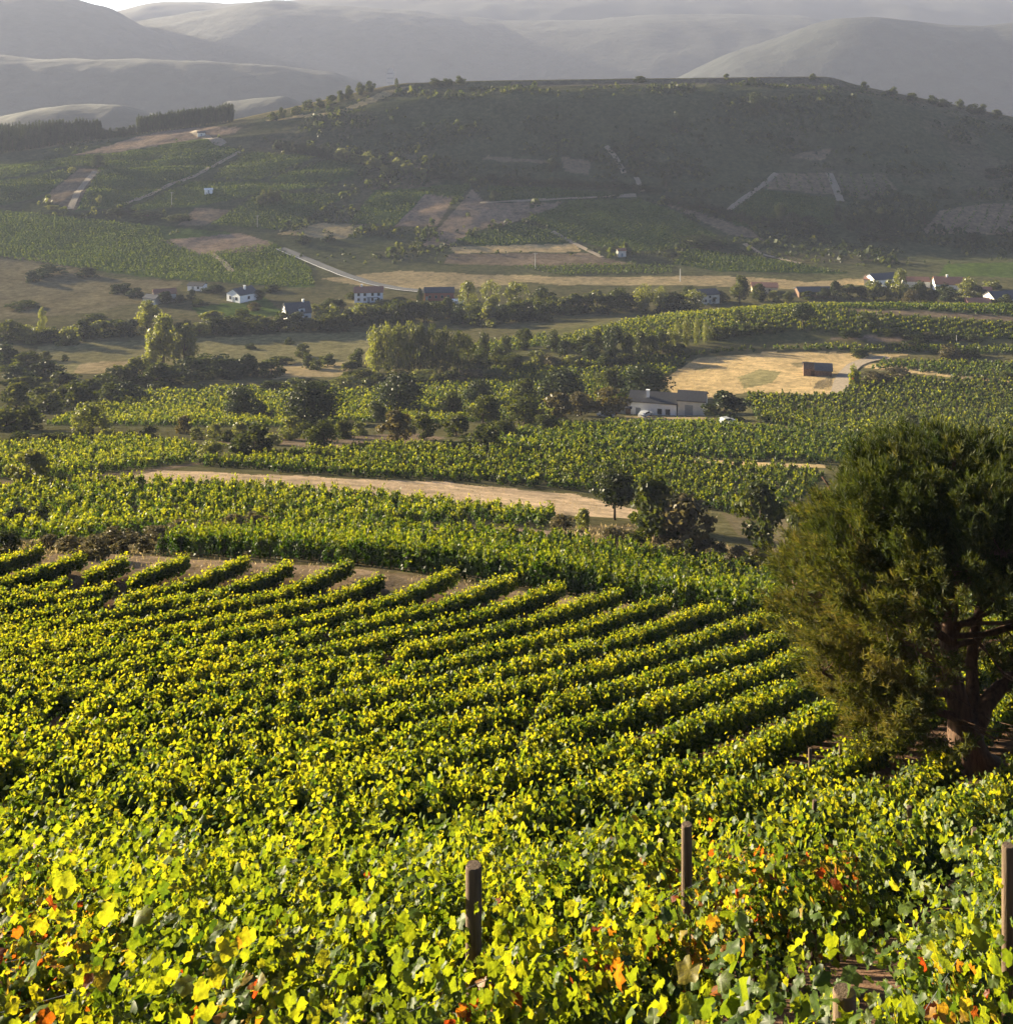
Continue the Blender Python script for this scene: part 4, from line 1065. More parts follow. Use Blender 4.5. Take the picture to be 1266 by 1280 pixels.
for i, (u, v, h, w, m, k) in enumerate([(440, 470, 18, 34, 'broad', 'bush'), (455, 478, 16, 36, 'broad', 'bush'), (430, 485, 14, 40, 'lit', 'bush'), (470, 482, 14, 40, 'broad', 'bush'), (500, 478, 14, 40, 'dry', 'bush'), (530, 478, 14, 40, 'lit', 'bush'), (560, 478, 14, 36, 'broad', 'bush'), (590, 476, 14, 40, 'dry', 'bush'), (448, 458, 22, 24, 'broad', 'round'), (615, 474, 12, 36, 'lit', 'bush'), (400, 488, 12, 40, 'broad', 'bush'), (370, 486, 12, 36, 'lit', 'bush'), (340, 488, 12, 40, 'broad', 'bush')]):
    T(k, u, v, h, w, m, 'bush in the low belt at the foot of the dense poplar row', 'bush belt at the foot of the poplar row', 300, 480)
row2 = [(690, 392), (704, 393), (718, 392), (732, 391), (746, 390), (760, 391), (774, 389), (788, 388), (560, 398), (545, 400), (578, 404), (595, 406), (612, 408), (628, 404), (530, 402), (515, 402), (500, 402), (645, 402), (660, 400), (676, 402), (485, 400), (470, 404), (455, 406), (437, 406), (420, 402), (405, 408), (835, 392), (850, 388), (866, 386)]
for i, (u, v) in enumerate(row2):
    q = random.Random(i + 900)
    T('round' if q.random() < .5 else 'bush', u, v, q.uniform(18, 28), q.uniform(24, 36), q.choice(['broad', 'broad', 'dark', 'lit']), 'tree in the long thicket crossing the valley below the village', 'valley thicket below the village', 420, 620)
T('poplar', 806, 392, 36, 28, 'lit', 'lit feathery tree at right end of the valley thicket', None, 420, 600)
T('poplar', 825, 392, 34, 26, 'lit', 'lit feathery tree beside the lit one at the thicket end', None, 420, 600)
hed = [(65, 428), (85, 430), (48, 428), (105, 422), (125, 420), (145, 419), (165, 419), (30, 425), (10, 425), (205, 420), (228, 419), (250, 420), (270, 418), (290, 417), (310, 415), (330, 416), (350, 414), (372, 412), (388, 413), (265, 412), (305, 408), (320, 410), (410, 414), (430, 414)]
for i, (u, v) in enumerate(hed):
    q = random.Random(i + 300)
    T('bush' if q.random() < .6 else 'round', u, v, q.uniform(15, 24), q.uniform(26, 42), q.choice(['broad', 'dark', 'broad', 'lit']), 'bush in the dark hedge line behind the left meadow', 'hedge line behind the left meadow', 410, 580)
lm = [(20, 512), (50, 508), (82, 507), (112, 497), (130, 492), (150, 480), (172, 478), (196, 484), (215, 480), (240, 476), (262, 470), (285, 472), (12, 462), (34, 466), (55, 474), (20, 480), (8, 537), (34, 538), (8, 558), (310, 470), (140, 505), (75, 490), (30, 495), (340, 470), (160, 500), (100, 512), (60, 516)]
for i, (u, v) in enumerate(lm):
    q = random.Random(i + 600)
    T('bush', u, v, q.uniform(20, 34), q.uniform(36, 56), q.choice(['broad', 'dark', 'broad', 'broad']), 'dark bushy clump in the lower left valley around the meadow', 'dark bushes around the left meadow', 230, 470)
for i, (u, v, h, w) in enumerate([(57, 450, 11, 14), (81, 451, 8, 10), (379, 446, 16, 22), (385, 460, 18, 16), (410, 458, 16, 22), (395, 462, 12, 18), (313, 436, 6, 14), (362, 430, 8, 12), (350, 455, 8, 40), (300, 456, 7, 30)]):
    T('bush', u, v, h, w, 'broad', 'small bush scattered on the open left meadow', 'scattered bushes on the left meadow', 330, 500)
# village trees on the right
vt = [(924, 379, 34, 27, 'broad', 'round'), (948, 377, 22, 25, 'broad', 'round'), (968, 377, 14, 20, 'lit', 'bush'), (1045, 376, 24, 20, 'dark', 'round'), (1060, 375, 20, 20, 'broad', 'round'), (1092, 375, 24, 36, 'lit', 'round'), (1075, 375, 18, 22, 'broad', 'round'), (1125, 377, 40, 26, 'lit', 'poplar'), (1112, 376, 26, 20, 'lit', 'round'), (1138, 384, 22, 20, 'rust', 'round'), (1150, 377, 26, 22, 'broad', 'round'),
      (1185, 375, 16, 28, 'dark', 'bush'), (1210, 373, 26, 26, 'lit', 'round'), (1222, 375, 18, 22, 'broad', 'round'), (1200, 381, 10, 16, 'broad', 'bush'), (1165, 378, 16, 22, 'broad', 'round'), (1240, 362, 12, 30, 'lit', 'bush'), (1258, 384, 16, 22, 'broad', 'round'), (1240, 384, 10, 16, 'broad', 'bush'), (900, 377, 14, 20, 'broad', 'bush'), (885, 378, 12, 20, 'broad', 'bush'), (985, 376, 12, 16, 'broad', 'round'), (1010, 374, 10, 20, 'broad', 'bush'), (1029, 374, 14, 18, 'dark', 'round'), (1178, 366, 12, 20, 'broad', 'bush'), (860, 376, 18, 24, 'broad', 'round'), (1205, 362, 12, 18, 'broad', 'bush')]
for i, (u, v, h, w, m, k) in enumerate(vt):
    T(k, u, v, h, w, m, 'village tree among the houses behind the right vineyard crest', 'village trees behind the right crest', 440, 640)
for i, (u, v, h, w, m, k) in enumerate([(325, 374, 12, 16, 'dark', 'round'), (208, 380, 16, 20, 'dark', 'round'), (240, 376, 14, 14, 'dark', 'conifer'), (225, 378, 10, 18, 'broad', 'bush'), (268, 366, 10, 30, 'dark', 'round'), (340, 364, 8, 30, 'broad', 'bush'), (250, 382, 8, 20, 'broad', 'bush'), (318, 388, 10, 16, 'rust', 'bush'), (410, 386, 12, 22, 'broad', 'bush'), (425, 386, 12, 20, 'dark', 'round'), (395, 390, 10, 18, 'lit', 'bush'), (525, 378, 18, 10, 'dark', 'conifer'), (500, 380, 8, 26, 'broad', 'bush'), (480, 382, 8, 26, 'broad', 'bush'), (170, 372, 12, 24, 'dark', 'bush'), (150, 365, 10, 30, 'dark', 'bush'), (40, 352, 14, 20, 'dark', 'bush'), (60, 344, 12, 40, 'dark', 'bush'), (110, 346, 12, 26, 'dark', 'bush'), (30, 385, 8, 40, 'broad', 'bush'), (120, 400, 8, 30, 'broad', 'bush'), (440, 374, 8, 18, 'broad', 'bush')]):
    T(k, u, v, h, w, m, 'small dark tree or shrub among the white houses at left', 'trees among the left valley houses', 450, 680)
# trees of the hillside
T('round', 122, 209, 17, 17, 'dark', 'lone dark round tree on the left spur field', None, 600, 835)
hillside = [(330, 253, 16, 14, 'broad', 'conifer'), (338, 252, 18, 14, 'broad', 'conifer'), (347, 252, 14, 14, 'broad', 'conifer'), (326, 256, 12, 12, 'broad', 'round'), (618, 252, 14, 14, 'dark', 'round'), (945, 137, 22, 26, 'dark', 'round'), (845, 166, 26, 14, 'dark', 'conifer'), (975, 280, 26, 16, 'dark', 'round'), (1047, 276, 18, 12, 'dark', 'conifer'),
    (1080, 288, 26, 22, 'dark', 'round'), (1100, 290, 30, 24, 'dark', 'round'), (1118, 292, 24, 22, 'dark', 'round'), (1062, 288, 20, 20, 'dark', 'round'), (1155, 280, 16, 18, 'dark', 'round'), (1180, 248, 12, 20, 'dark', 'bush'), (1010, 284, 14, 24, 'dark', 'bush'), (990, 282, 16, 20, 'dark', 'bush'), (832, 234, 14, 14, 'dark', 'round'), (690, 214, 16, 20, 'dark', 'round'),
    (1240, 222, 12, 24, 'dark', 'bush'), (1218, 300, 10, 22, 'dark', 'bush'), (770, 318, 10, 12, 'dark', 'round'), (784, 318, 9, 12, 'dark', 'round'), (840, 322, 8, 16, 'dark', 'round'), (878, 305, 10, 60, 'dark', 'bush'), (150, 268, 8, 40, 'dark', 'bush'), (185, 272, 8, 40, 'dark', 'bush'), (225, 276, 8, 30, 'broad', 'bush'), (65, 262, 6, 16, 'lit', 'round'), (125, 254, 10, 10, 'lit', 'round'), (90, 216, 7, 12, 'lit', 'bush'), (1100, 300, 12, 50, 'dark', 'bush'), (380, 305, 10, 24, 'dark', 'bush'), (410, 302, 8, 20, 'dark', 'bush')]
for i, (u, v, h, w, m, k) in enumerate(hillside):
    T(k, u, v, h, w, m, 'dark tree or clump scattered over the shaded hillside parcels', 'scattered trees on the hillside', 540, 834)
for i in range(14):
    u = 346 + i * 5.3
    T('conifer', u, 187 + i * .9, 13, 10, 'dark', 'dark conifer in the hedgerow across the middle of the hill flank', 'conifer hedgerow on the hill flank', 600, 834)
for i in range(24):
    q = random.Random(i + 70)
    u = 422 + i * 4.5 + q.uniform(-3, 3); v = 198 + i * 1.0 + q.uniform(-2, 8) * (1 if i > 8 else .3)
    T('round', u, v, q.uniform(11, 16), q.uniform(11, 16), 'lit', 'pale lit tree in the diagonal clump below the hill hedgerow', 'pale lit trees below the hill hedgerow', 600, 834)
for i in range(26):
    q = random.Random(i + 170)
    u = 545 + i * 11.2; v = 222 + i * .7 + q.uniform(-2, 2)
    T('bush', u, v, q.uniform(5, 9), q.uniform(14, 22), 'dark', 'dark bush in the boundary hedge across the foot of the slope', 'boundary hedge on the slope', 600, 834)
for i in range(16):
    q = random.Random(i + 270)
    u = 835 + i * 13; v = 252 + i * 3.2 + q.uniform(-3, 3)
    T('bush', u, v, q.uniform(7, 12), q.uniform(14, 26), 'dark', 'dark bush in the gully hedge right of the slope vineyards', 'gully hedge on the slope', 560, 834)
# skyline of the hill
for i, (u, v, h, w) in enumerate([(575, 103, 7, 14), (545, 104, 5, 18), (450, 116, 12, 14), (462, 112, 10, 16), (436, 122, 14, 12), (425, 124, 10, 12), (496, 106, 7, 5), (400, 132, 8, 14), (385, 134, 8, 14), (352, 145, 10, 12), (342, 148, 7, 12), (415, 128, 8, 16), (908, 97, 4, 8), (1015, 97, 4, 8), (800, 100, 4, 16), (370, 140, 6, 16), (1080, 110, 7, 12), (1115, 117, 7, 16), (1140, 123, 6, 16), (1165, 127, 7, 14), (1200, 134, 9, 12), (1228, 141, 10, 14), (1245, 146, 8, 16), (1180, 131, 6, 20), (1215, 139, 8, 18), (560, 104, 5, 14)]):
    x, y, z = ground(u, v + 3.0, 700, 840)
    if y != y: continue
    s = y / F
    tree_at('bush' if h < 9 else 'round', x, y, (h + 4) * s, w * s, 'broad', 'small dark tree on the skyline of the flat-topped hill', 'skyline trees of the flat-topped hill')
# conifer woods of the left spur: each tree of the skyline rows
for i in range(64):
    q = random.Random(i + 370)
    k = i % 32; dep = i // 32
    u = 174 + k * 3.75; v = 164 - k * .45 + (1 - dep) * 1.5
    x, y, z = ground(u, v, 600, 835)
    if y != y: x, y = (u - U0) / F * 833, 833
    y = min(y, 832) + dep * 4
    x = (u - U0) / F * y
    h = (22 + q.uniform(-1.5, 2.5)) * y / F
    tree_at('poplar', x, y, h, 7.0 * y / F, 'dark', 'tall dark conifer in the rectangular plantation on the left spur skyline', 'rectangular conifer plantation on the left spur')
for i in range(96):
    q = random.Random(i + 470)
    k = i % 48; dep = i // 48
    u = -30 + k * 4.2; v = 197 - (k / 48) * 32 - dep * 3
    x, y, z = ground(u, v, 600, 835)
    if y != y: x, y = (u - U0) / F * 832, 832
    y = min(y, 831) + dep * 3
    x = (u - U0) / F * y
    hh = np.interp(u, [0, 60, 125, 130, 170], [31, 30, 24, 10, 10]) + q.uniform(-2.5, 2.5)
    tree_at('conifer' if k % 3 else 'poplar', x, y, hh * y / F, 8 * y / F, 'dark', 'dark conifer in the sloping wood at the left edge below the skyline', 'sloping conifer wood at the left edge')

# ------------------------------------------------------------------ vineyards of bush vines farther down
def bush_vine_cloud(P, npl, size, h, w, rng, hb=0.0):
    """leaf quads for plants standing at P (n,3)"""
    n = len(P)
    hs = h * rng.uniform(.75, 1.25, (n, 1)); ws = w * rng.uniform(.75, 1.2, (n, 1))
    nb = int(npl * .62); nsx = npl - nb
    az = rng.uniform(0, 2 * pi, (n, nb)); t = rng.random((n, nb))
    rr = rng.random((n, nb)) ** .33 * np.sqrt(np.maximum(1 - (t * 1.0) ** 2.2, .12))
    B_ = np.stack([np.cos(az) * rr * ws / 2, np.sin(az) * rr * ws / 2, (.10 + .66 * t) * hs], -1)
    nsh = 7; sh = rng.integers(0, nsh, (n, nsx)); saz = rng.uniform(0, 2 * pi, (n, nsh)); sl = rng.uniform(.10, .55, (n, nsh)); sL = rng.uniform(.7, 1.2, (n, nsh))
    A_ = np.take_along_axis(saz, sh, 1); l_ = np.take_along_axis(sl, sh, 1); L_ = np.take_along_axis(sL, sh, 1)
    ts = rng.uniform(.35, 1.0, (n, nsx))
    rs = (.10 + l_ * ts) * ws * .62
    S_ = np.stack([np.cos(A_) * rs, np.sin(A_) * rs, ts * L_ * hs], -1) + rng.normal(0, .035, (n, nsx, 3)) * ws[..., None]
    Q = P[:, None] + np.concatenate([B_, S_], 1)
    azz = np.concatenate([az, A_], 1)
    Nn = norm(np.stack([np.cos(azz), np.sin(azz), .35 + 0 * azz], -1) + rng.normal(0, .5, Q.shape))
    hue = np.clip(rng.normal(hb - .05, .11, (n, 1)) + np.concatenate([.22 + .22 * t, .30 + .55 * (ts - .35) / .65], 1) + rng.normal(0, .11, (n, npl)), 0, 1)  # shaded heart and backlit shoot tips are put into the leaf hue
    T = rng.normal(0, .6, Q.shape) + np.array((0, 0, .8))
    V, F4, hh = quads(Q.reshape(-1, 3), Nn.reshape(-1, 3), size * rng.uniform(.65, 1.3, n * npl), hue.reshape(-1), .66, .1, rng, T.reshape(-1, 3))
    return V, F4, hh

def plant_grid(poly, y0, y1, ang, srow, splant, rng, jitter=.3):
    """plant positions in rows inside a picture outline"""
    pu = np.array([p[0] for p in poly], float); pv_ = np.array([p[1] for p in poly], float)
    xa = (pu - U0) / F
    xs = np.concatenate([xa * y0, xa * y1])
    c, s = cos(ang), sin(ang)
    cx = np.array([xs.min(), xs.max(), xs.min(), xs.max()]); cy_ = np.array([y0, y0, y1, y1])
    a = cx * c + cy_ * s; b = -cx * s + cy_ * c
    A, B = np.meshgrid(np.arange(a.min(), a.max(), splant), np.arange(b.min(), b.max(), srow))
    A = A.ravel() + rng.normal(0, splant * jitter, A.size); B = B.ravel() + rng.normal(0, srow * .07, B.size) + .9 * np.sin(A * .05)
    x = A * c - B * s; y = A * s + B * c
    k = (y > y0) & (y < y1) & (x > xs.min()) & (x < xs.max())
    x, y = x[k], y[k]
    u = U0 + F * x / y
    k = (u > pu.min() - 1) & (u < pu.max() + 1)
    x, y = x[k], y[k]
    z = H(x, y)
    u, v = uv_of(x, y, z)
    k = in_poly(u, v, poly)
    return np.stack([x[k], y[k], z[k]], 1)

def vineyard(poly, y0, y1, ang, srow, splant, label, h=1.3, w=1.25, seed=1, hb=0.0, vis=None, mat='far_vine', skip=None):
    rng = np.random.default_rng(seed)
    P = plant_grid(poly, y0, y1, ang, srow, splant, rng)
    if skip is not None and len(P): P = P[skip(P)]
    P = P[rng.random(len(P)) > .05]
    if not len(P): return
    Vs, Fs, hs, nv = [], [], [], 0
    for lo, hi, npl, sz in ((0, 135, 130, .135), (135, 200, 80, .175), (200, 300, 48, .23), (300, 460, 28, .31), (460, 900, 6, .40)):
        m = (P[:, 1] >= lo) & (P[:, 1] < hi)
        if not m.any(): continue
        V, F4, hh = bush_vine_cloud(P[m], npl, sz, h, w, rng, hb)
        Vs.append(V); Fs.append(F4 + nv); hs.append(hh); nv += len(V)
    o = link('vineyard', make_mesh('vineyard', np.concatenate(Vs), Fs, {'hue': np.concatenate(hs)}), M[mat], kind='stuff')
    o['label'] = label; o['category'] = 'vineyard'
    return o

# second vineyard: its nearest plants one by one, the rest as one mass
POLY2 = [(188, 694), (280, 672), (520, 657), (640, 657), (700, 672), (800, 690), (955, 722), (1266, 735), (1400, 745), (1400, 800), (955, 782), (760, 752), (560, 721), (400, 702)]
rng2 = np.random.default_rng(5)
P2 = plant_grid(POLY2, 59, 102, radians(-28), 1.7, 1.0, rng2)
P2 = P2[rng2.random(len(P2)) > .03]
d2 = P2[:, 1] - np.interp(P2[:, 0] / P2[:, 1] * F + U0, [0, 500, 960, 1300], [60, 60, 60, 60])
uu2 = P2[:, 0] / P2[:, 1] * F + U0
order = np.argsort(d2 + np.where((uu2 < 120) | (uu2 > 990), 100, 0))
near_i, rest_i = order[:280], order[280:]
VAR = []
for k in range(7):
    r_ = np.random.default_rng(40 + k)
    V, F4, hh = bush_vine_cloud(np.zeros((1, 3)), 330, .085, 1.2, 1.25, r_, -.08)
    lf = make_mesh('vine_foliage', V, [F4], {'hue': hh}); lf.materials.append(M['bush_vine'])
    mb = MB(); mb.tube([(0, 0, -.08), (.03, .02, .15), (-.02, .03, .34), (.02, 0, .55)], [.06, .045, .04, .02], 6)
    for q in range(3): mb.tube([(-.01, .02, .3), (cos(q * 2.1) * .15, sin(q * 2.1) * .15, .5), (cos(q * 2.1) * .28, sin(q * 2.1) * .28, .75)], [.03, .02, .008], 5)
    st_ = mb.mesh('vine_stem', True); st_.materials.append(M['vinewood'])
    VAR.append((lf, st_))
for j, i in enumerate(near_i):
    q = random.Random(j)
    o = empty('grapevine', tuple(P2[i]), q.uniform(0, 6.28), label='leafy bush vine near the front edge of second vineyard beyond the dirt track', category='grapevine', group='bush vines along the front of the second vineyard')
    sc = q.uniform(.85, 1.18); o.scale = (sc, sc, sc * q.uniform(.9, 1.15))
    k = q.randrange(7)
    link('foliage', VAR[k][0], None, o); link('trunk', VAR[k][1], None, o)
V, F4, hh = bush_vine_cloud(P2[rest_i], 210, .10, 1.2, 1.25, rng2, -.08)
o = link('vineyard', make_mesh('vineyard', V, [F4], {'hue': hh}), M['bush_vine'], kind='stuff')
o['label'] = 'deep green second vineyard beyond the dirt track, left of the big pine'; o['category'] = 'vineyard'

vineyard([(-160, 606), (0, 612), (150, 601), (300, 608), (500, 626), (690, 646), (700, 658), (560, 656), (430, 660), (300, 662), (160, 672), (0, 678), (-160, 690)], 86, 135, radians(8), 2.3, 1.0, 'bright vineyard strip just in front of the straw-coloured strip at left', seed=2, hb=.1, mat='bush_vine')
vineyard([(-160, 560), (0, 560), (150, 549), (250, 560), (232, 580), (60, 600), (0, 600), (-160, 598)], 135, 235, radians(12), 2.5, 1.0, 'vineyard at left edge behind the straw strip corner', seed=3, hb=.06)
vineyard([(225, 580), (300, 576), (480, 558), (640, 560), (800, 572), (840, 577), (1010, 588), (1030, 600), (980, 640), (930, 648), (800, 618), (720, 615), (600, 603), (420, 596)], 138, 245, radians(-10), 2.5, 1.0, 'wide vineyard between the straw strip and the tree belt in the middle', seed=4)
vineyard([(600, 546), (700, 532), (880, 529), (1060, 546), (1400, 552), (1400, 600), (1045, 580), (850, 573), (620, 562)], 190, 300, radians(-14), 2.5, 1.05, 'dark green vineyard just below the white barn', seed=6, hb=-.08)
vineyard([(930, 505), (935, 492), (1010, 495), (1045, 494), (1064, 484), (1078, 474), (1180, 474), (1400, 480), (1400, 555), (1060, 548), (950, 528)], 230, 345, radians(-20), 2.7, 1.05, 'sunlit vineyard on the right in front of the ruined hut', seed=7, hb=.04)
vineyard([(1090, 462), (1130, 462), (1200, 472), (1400, 478), (1400, 462), (1180, 452), (1100, 452)], 320, 380, radians(-10), 2.8, 1.15, 'thin vineyard strip right of the gravel track bend', seed=8)
vineyard([(30, 545), (150, 492), (300, 485), (450, 490), (470, 486), (640, 458), (830, 450), (862, 452), (826, 474), (800, 496), (700, 520), (560, 530), (430, 528), (200, 546)], 245, 400, radians(38), 2.8, 1.15, 'long bright vineyard strip behind the domed pines', seed=9, hb=.1)
vineyard([(560, 480), (640, 458), (760, 450), (860, 442), (1000, 432), (1180, 433), (1400, 436), (1400, 446), (1140, 441), (960, 438), (870, 446), (830, 452), (640, 462)], 330, 420, radians(4), 2.7, 1.05, 'narrow curved vineyard strip above the straw field', seed=10, hb=.1)
vineyard([(690, 424), (800, 399), (900, 386), (950, 378), (1040, 378), (1060, 390), (1220, 402), (1400, 405), (1400, 432), (1216, 424), (1092, 418), (1000, 414), (900, 424), (800, 428), (700, 432)], 345, 470, radians(30), 2.8, 1.15, 'bright yellow-green vineyard on the right crest around the umbrella pine', seed=12, hb=.14)
vineyard([(1040, 378), (1150, 379), (1400, 384), (1400, 398), (1266, 396), (1150, 388), (1060, 386)], 380, 470, radians(10), 2.8, 1.15, 'dark vineyard strip on top of the right crest', seed=13, hb=-.05)
vineyard([(500, 438), (600, 430), (680, 418), (690, 432), (600, 446), (510, 450)], 350, 480, radians(20), 2.8, 1.15, 'small vineyard patch right of the dense poplar row', seed=14, hb=.1)
# vineyards of the hill foot
hillv = [([(-160, 266), (0, 264), (60, 268), (200, 284), (205, 300), (250, 318), (340, 304), (388, 335), (395, 362), (190, 347), (0, 322), (-160, 318)], 540, 720, 25, 'broad green vineyard at the lower left foot of the hill', 0),
    ([(0, 210), (91, 196), (152, 191), (253, 175), (278, 181), (217, 195), (131, 205), (76, 207), (0, 223), (-160, 234), (-160, 214)], 600, 834, 60, 'bright sunlit vineyard strip along the left spur', .14),
    ([(126, 207), (283, 184), (303, 190), (243, 222), (157, 258), (96, 262)], 600, 834, 40, 'shaded vineyard below the bright spur strip', -.05),
    ([(263, 222), (308, 190), (394, 195), (324, 225)], 600, 834, 55, 'bright sunlit square vineyard in the middle of hill flank', .12),
    ([(329, 226), (415, 197), (465, 208), (404, 233)], 600, 834, 70, 'darker vineyard right of the bright square one', 0),
    ([(263, 281), (324, 240), (435, 243), (354, 288)], 600, 800, 30, 'vineyard block below the two upper hill vineyards', 0),
    ([(240, 226), (320, 228), (410, 233), (330, 240), (300, 250), (245, 258), (160, 262)], 600, 800, 35, 'vineyard band crossing the left hill flank around a white hut', .02),
    ([(435, 278), (470, 240), (591, 231), (571, 252), (530, 243), (495, 281)], 600, 800, 20, 'bright vineyard left of the pinkish bare plots', .08),
    ([(659, 272), (717, 250), (798, 249), (843, 264), (912, 305), (793, 315), (727, 303)], 560, 800, 50, 'large green vineyard in the centre of the hill foot', .05),
    ([(608, 233), (692, 235), (790, 245), (702, 249), (612, 253)], 600, 800, 10, 'thin vineyard above the large central hill vineyard', 0),
    ([(909, 263), (948, 238), (1044, 249), (1040, 280), (919, 283)], 600, 820, 15, 'square green vineyard below the striped plot', 0),
    ([(570, 300), (650, 280), (700, 291), (722, 304), (600, 307)], 560, 760, 15, 'small vineyard wedge above the straw band', 0),
    ([(950, 322), (860, 311), (840, 330), (900, 340), (1060, 342), (1000, 330)], 540, 700, 5, 'vineyard strip at the right foot of the hill', 0),
    ([(640, 333), (760, 330), (840, 332), (840, 342), (700, 344)], 520, 700, 5, 'vineyard strip beside the white pylon', .02),
    ([(-160, 228), (0, 228), (80, 213), (95, 215), (60, 240), (40, 247), (0, 257), (-160, 260)], 600, 834, 45, 'vineyard at left edge above the broad green one', 0)]
for i, (pl, a, b, an, lb, hb_) in enumerate(hillv):  # hue offset paints sunlit plots brighter and the shaded one darker
    vineyard(pl, a, b, radians(an), 2.3, 1.35, lb, h=1.0, w=1.15, seed=60 + i, hb=hb_, mat='hill_vine')
# sparse striped plots
for i, (pl, an, lb) in enumerate([([(952, 235), (971, 218), (1038, 217), (1041, 243)], 85, 'striped young vineyard on bare pinkish soil, upper right flank'), ([(1050, 240), (1046, 218), (1100, 217), (1117, 238), (1086, 249)], 80, 'striped vineyard right of the pinkish striped plot'), ([(1152, 292), (1172, 264), (1233, 255), (1400, 262), (1400, 295)], 60, 'striped bare-soil vineyard at right edge of the hill foot')]):
    vineyard(pl, 580, 830, radians(an), 6.5, 1.6, lb, h=1.2, w=1.8, seed=90 + i)

# scrub of the shaded flank (nobody could count it)
def scrub():
    rng = np.random.default_rng(321)
    n = 42000
    x = rng.uniform(-300, 460, n); y = rng.uniform(585, 822, n)
    z = H(x, y); u, v = uv_of(x, y, z)
    k = (u > -130) & (u < 1400)
    den = np.clip(.32 + 4.0 * fbm(x / 36, y / 20, 77, 3), 0, 1) * np.clip((y - 585) / 60, .25, 1)
    den = np.where(u < 330, den * np.where(v < 195, .1, .3), den)
    k &= rng.random(n) < den
    x, y, z, u, v = x[k], y[k], z[k], u[k], v[k]
    occ = np.zeros(len(x), bool)
    for pl, a, b, an, lb, hb_ in hillv: occ |= in_poly(u, v, pl)
    for poly, col, a, b in PARCELS: occ |= in_poly(u, v, poly) & (y > a) & (y < b) & (rng.random(len(x)) < .93)
    k = ~occ
    P = np.stack([x, y, z], 1)[k]
    m = len(P); npl = 12
    hs = rng.uniform(.5, 1.9, (m, 1)) * np.where(rng.random((m, 1)) < .08, 2.4, 1); ws = hs * rng.uniform(1.2, 2.2, (m, 1))
    az = rng.uniform(0, 2 * pi, (m, npl)); t = rng.random((m, npl))
    rr = np.sqrt(rng.random((m, npl))) * np.sqrt(np.maximum(1 - t ** 2, .1))
    Q = P[:, None] + np.stack([np.cos(az) * rr * ws / 2, np.sin(az) * rr * ws / 2, t * hs], -1)
    Nn = norm(np.stack([np.cos(az), np.sin(az), .5 + 0 * az], -1) + rng.normal(0, .5, Q.shape))
    hue = np.clip(rng.normal(.35, .25, (m, 1)) + rng.normal(0, .1, (m, npl)), 0, 1)
    V, F4, hh = quads(Q.reshape(-1, 3), Nn.reshape(-1, 3), (hs * .42 * np.ones((1, npl))).reshape(-1), hue.reshape(-1), .75, .1, rng)
    o = link('scrub', make_mesh('scrub', V, [F4], {'hue': hh}), M['broad'], kind='stuff')
    o['label'] = 'dark low scrub covering the shaded flank of the flat-topped hill'; o['category'] = 'scrub'
scrub()

# dry grass on the track, the banks and the straw plots
def grass(name, regions, label, seed):
    rng = np.random.default_rng(seed)
    Vs, Fs, hs, nv = [], [], [], 0
    for poly, y0, y1, n, h in regions:
        pu = [p[0] for p in poly]; pv_ = [p[1] for p in poly]
        u = rng.uniform(min(pu), max(pu), n); v = rng.uniform(min(pv_), max(pv_), n)
        k = in_poly(u, v, poly); u, v = u[k], v[k]
        x, y, z = grounds(u, v, y0, y1)
        k = ~np.isnan(y) & (fbm(x / (y * .03), y / (y * .05), 17, 2) > -.16)
        P = np.stack([x, y, z], 1)[k]
        m = len(P)
        if not m: continue
        hh_ = h * rng.uniform(.4, 1.2, m)
        T = norm(np.stack([rng.normal(0, .45, m), rng.normal(0, .45, m), np.ones(m)], 1))
        Nn = norm(np.cross(T, rng.normal(size=(m, 3))))
        hue = np.clip(.5 + rng.normal(0, .22, m), 0, 1)
        V, F4, a = quads(P + T * hh_[:, None] * .5, Nn, hh_ * .55, hue, .32, 0, rng, T)
        Vs.append(V); Fs.append(F4 + nv); hs.append(a); nv += len(V)
    o = link(name, make_mesh(name, np.concatenate(Vs), Fs, {'hue': np.concatenate(hs)}), M['straw'], kind='stuff')
    o['label'] = label; o['category'] = 'grass'
grass('dry_grass', [([(-60, 716), (-60, 692), (190, 694), (400, 706), (560, 724), (760, 752), (960, 784), (960, 796), (760, 764), (560, 738), (400, 722), (200, 712)], 53.2, 64, 11000, .16),
                    ([(-60, 694), (0, 680), (330, 660), (190, 694)], 57, 100, 1600, .25),
                    ([(690, 660), (800, 656), (940, 692), (960, 724), (880, 708), (760, 688)], 84, 150, 3800, .40)], 'dry pale grass on the dirt track and the scrubby bank', 31)
grass('dry_grass', [([(130, 600), (180, 588), (250, 590), (400, 597), (560, 603), (720, 618), (800, 640), (700, 643), (480, 622), (300, 607)], 118, 190, 6000, .22),
                    ([(826, 476), (872, 448), (960, 441), (1060, 441), (1140, 443), (1080, 452), (1062, 470), (1040, 492), (935, 490), (850, 506)], 270, 420, 5000, .40)], 'straw stubble of the pale strip and of the field around the hut', 32)

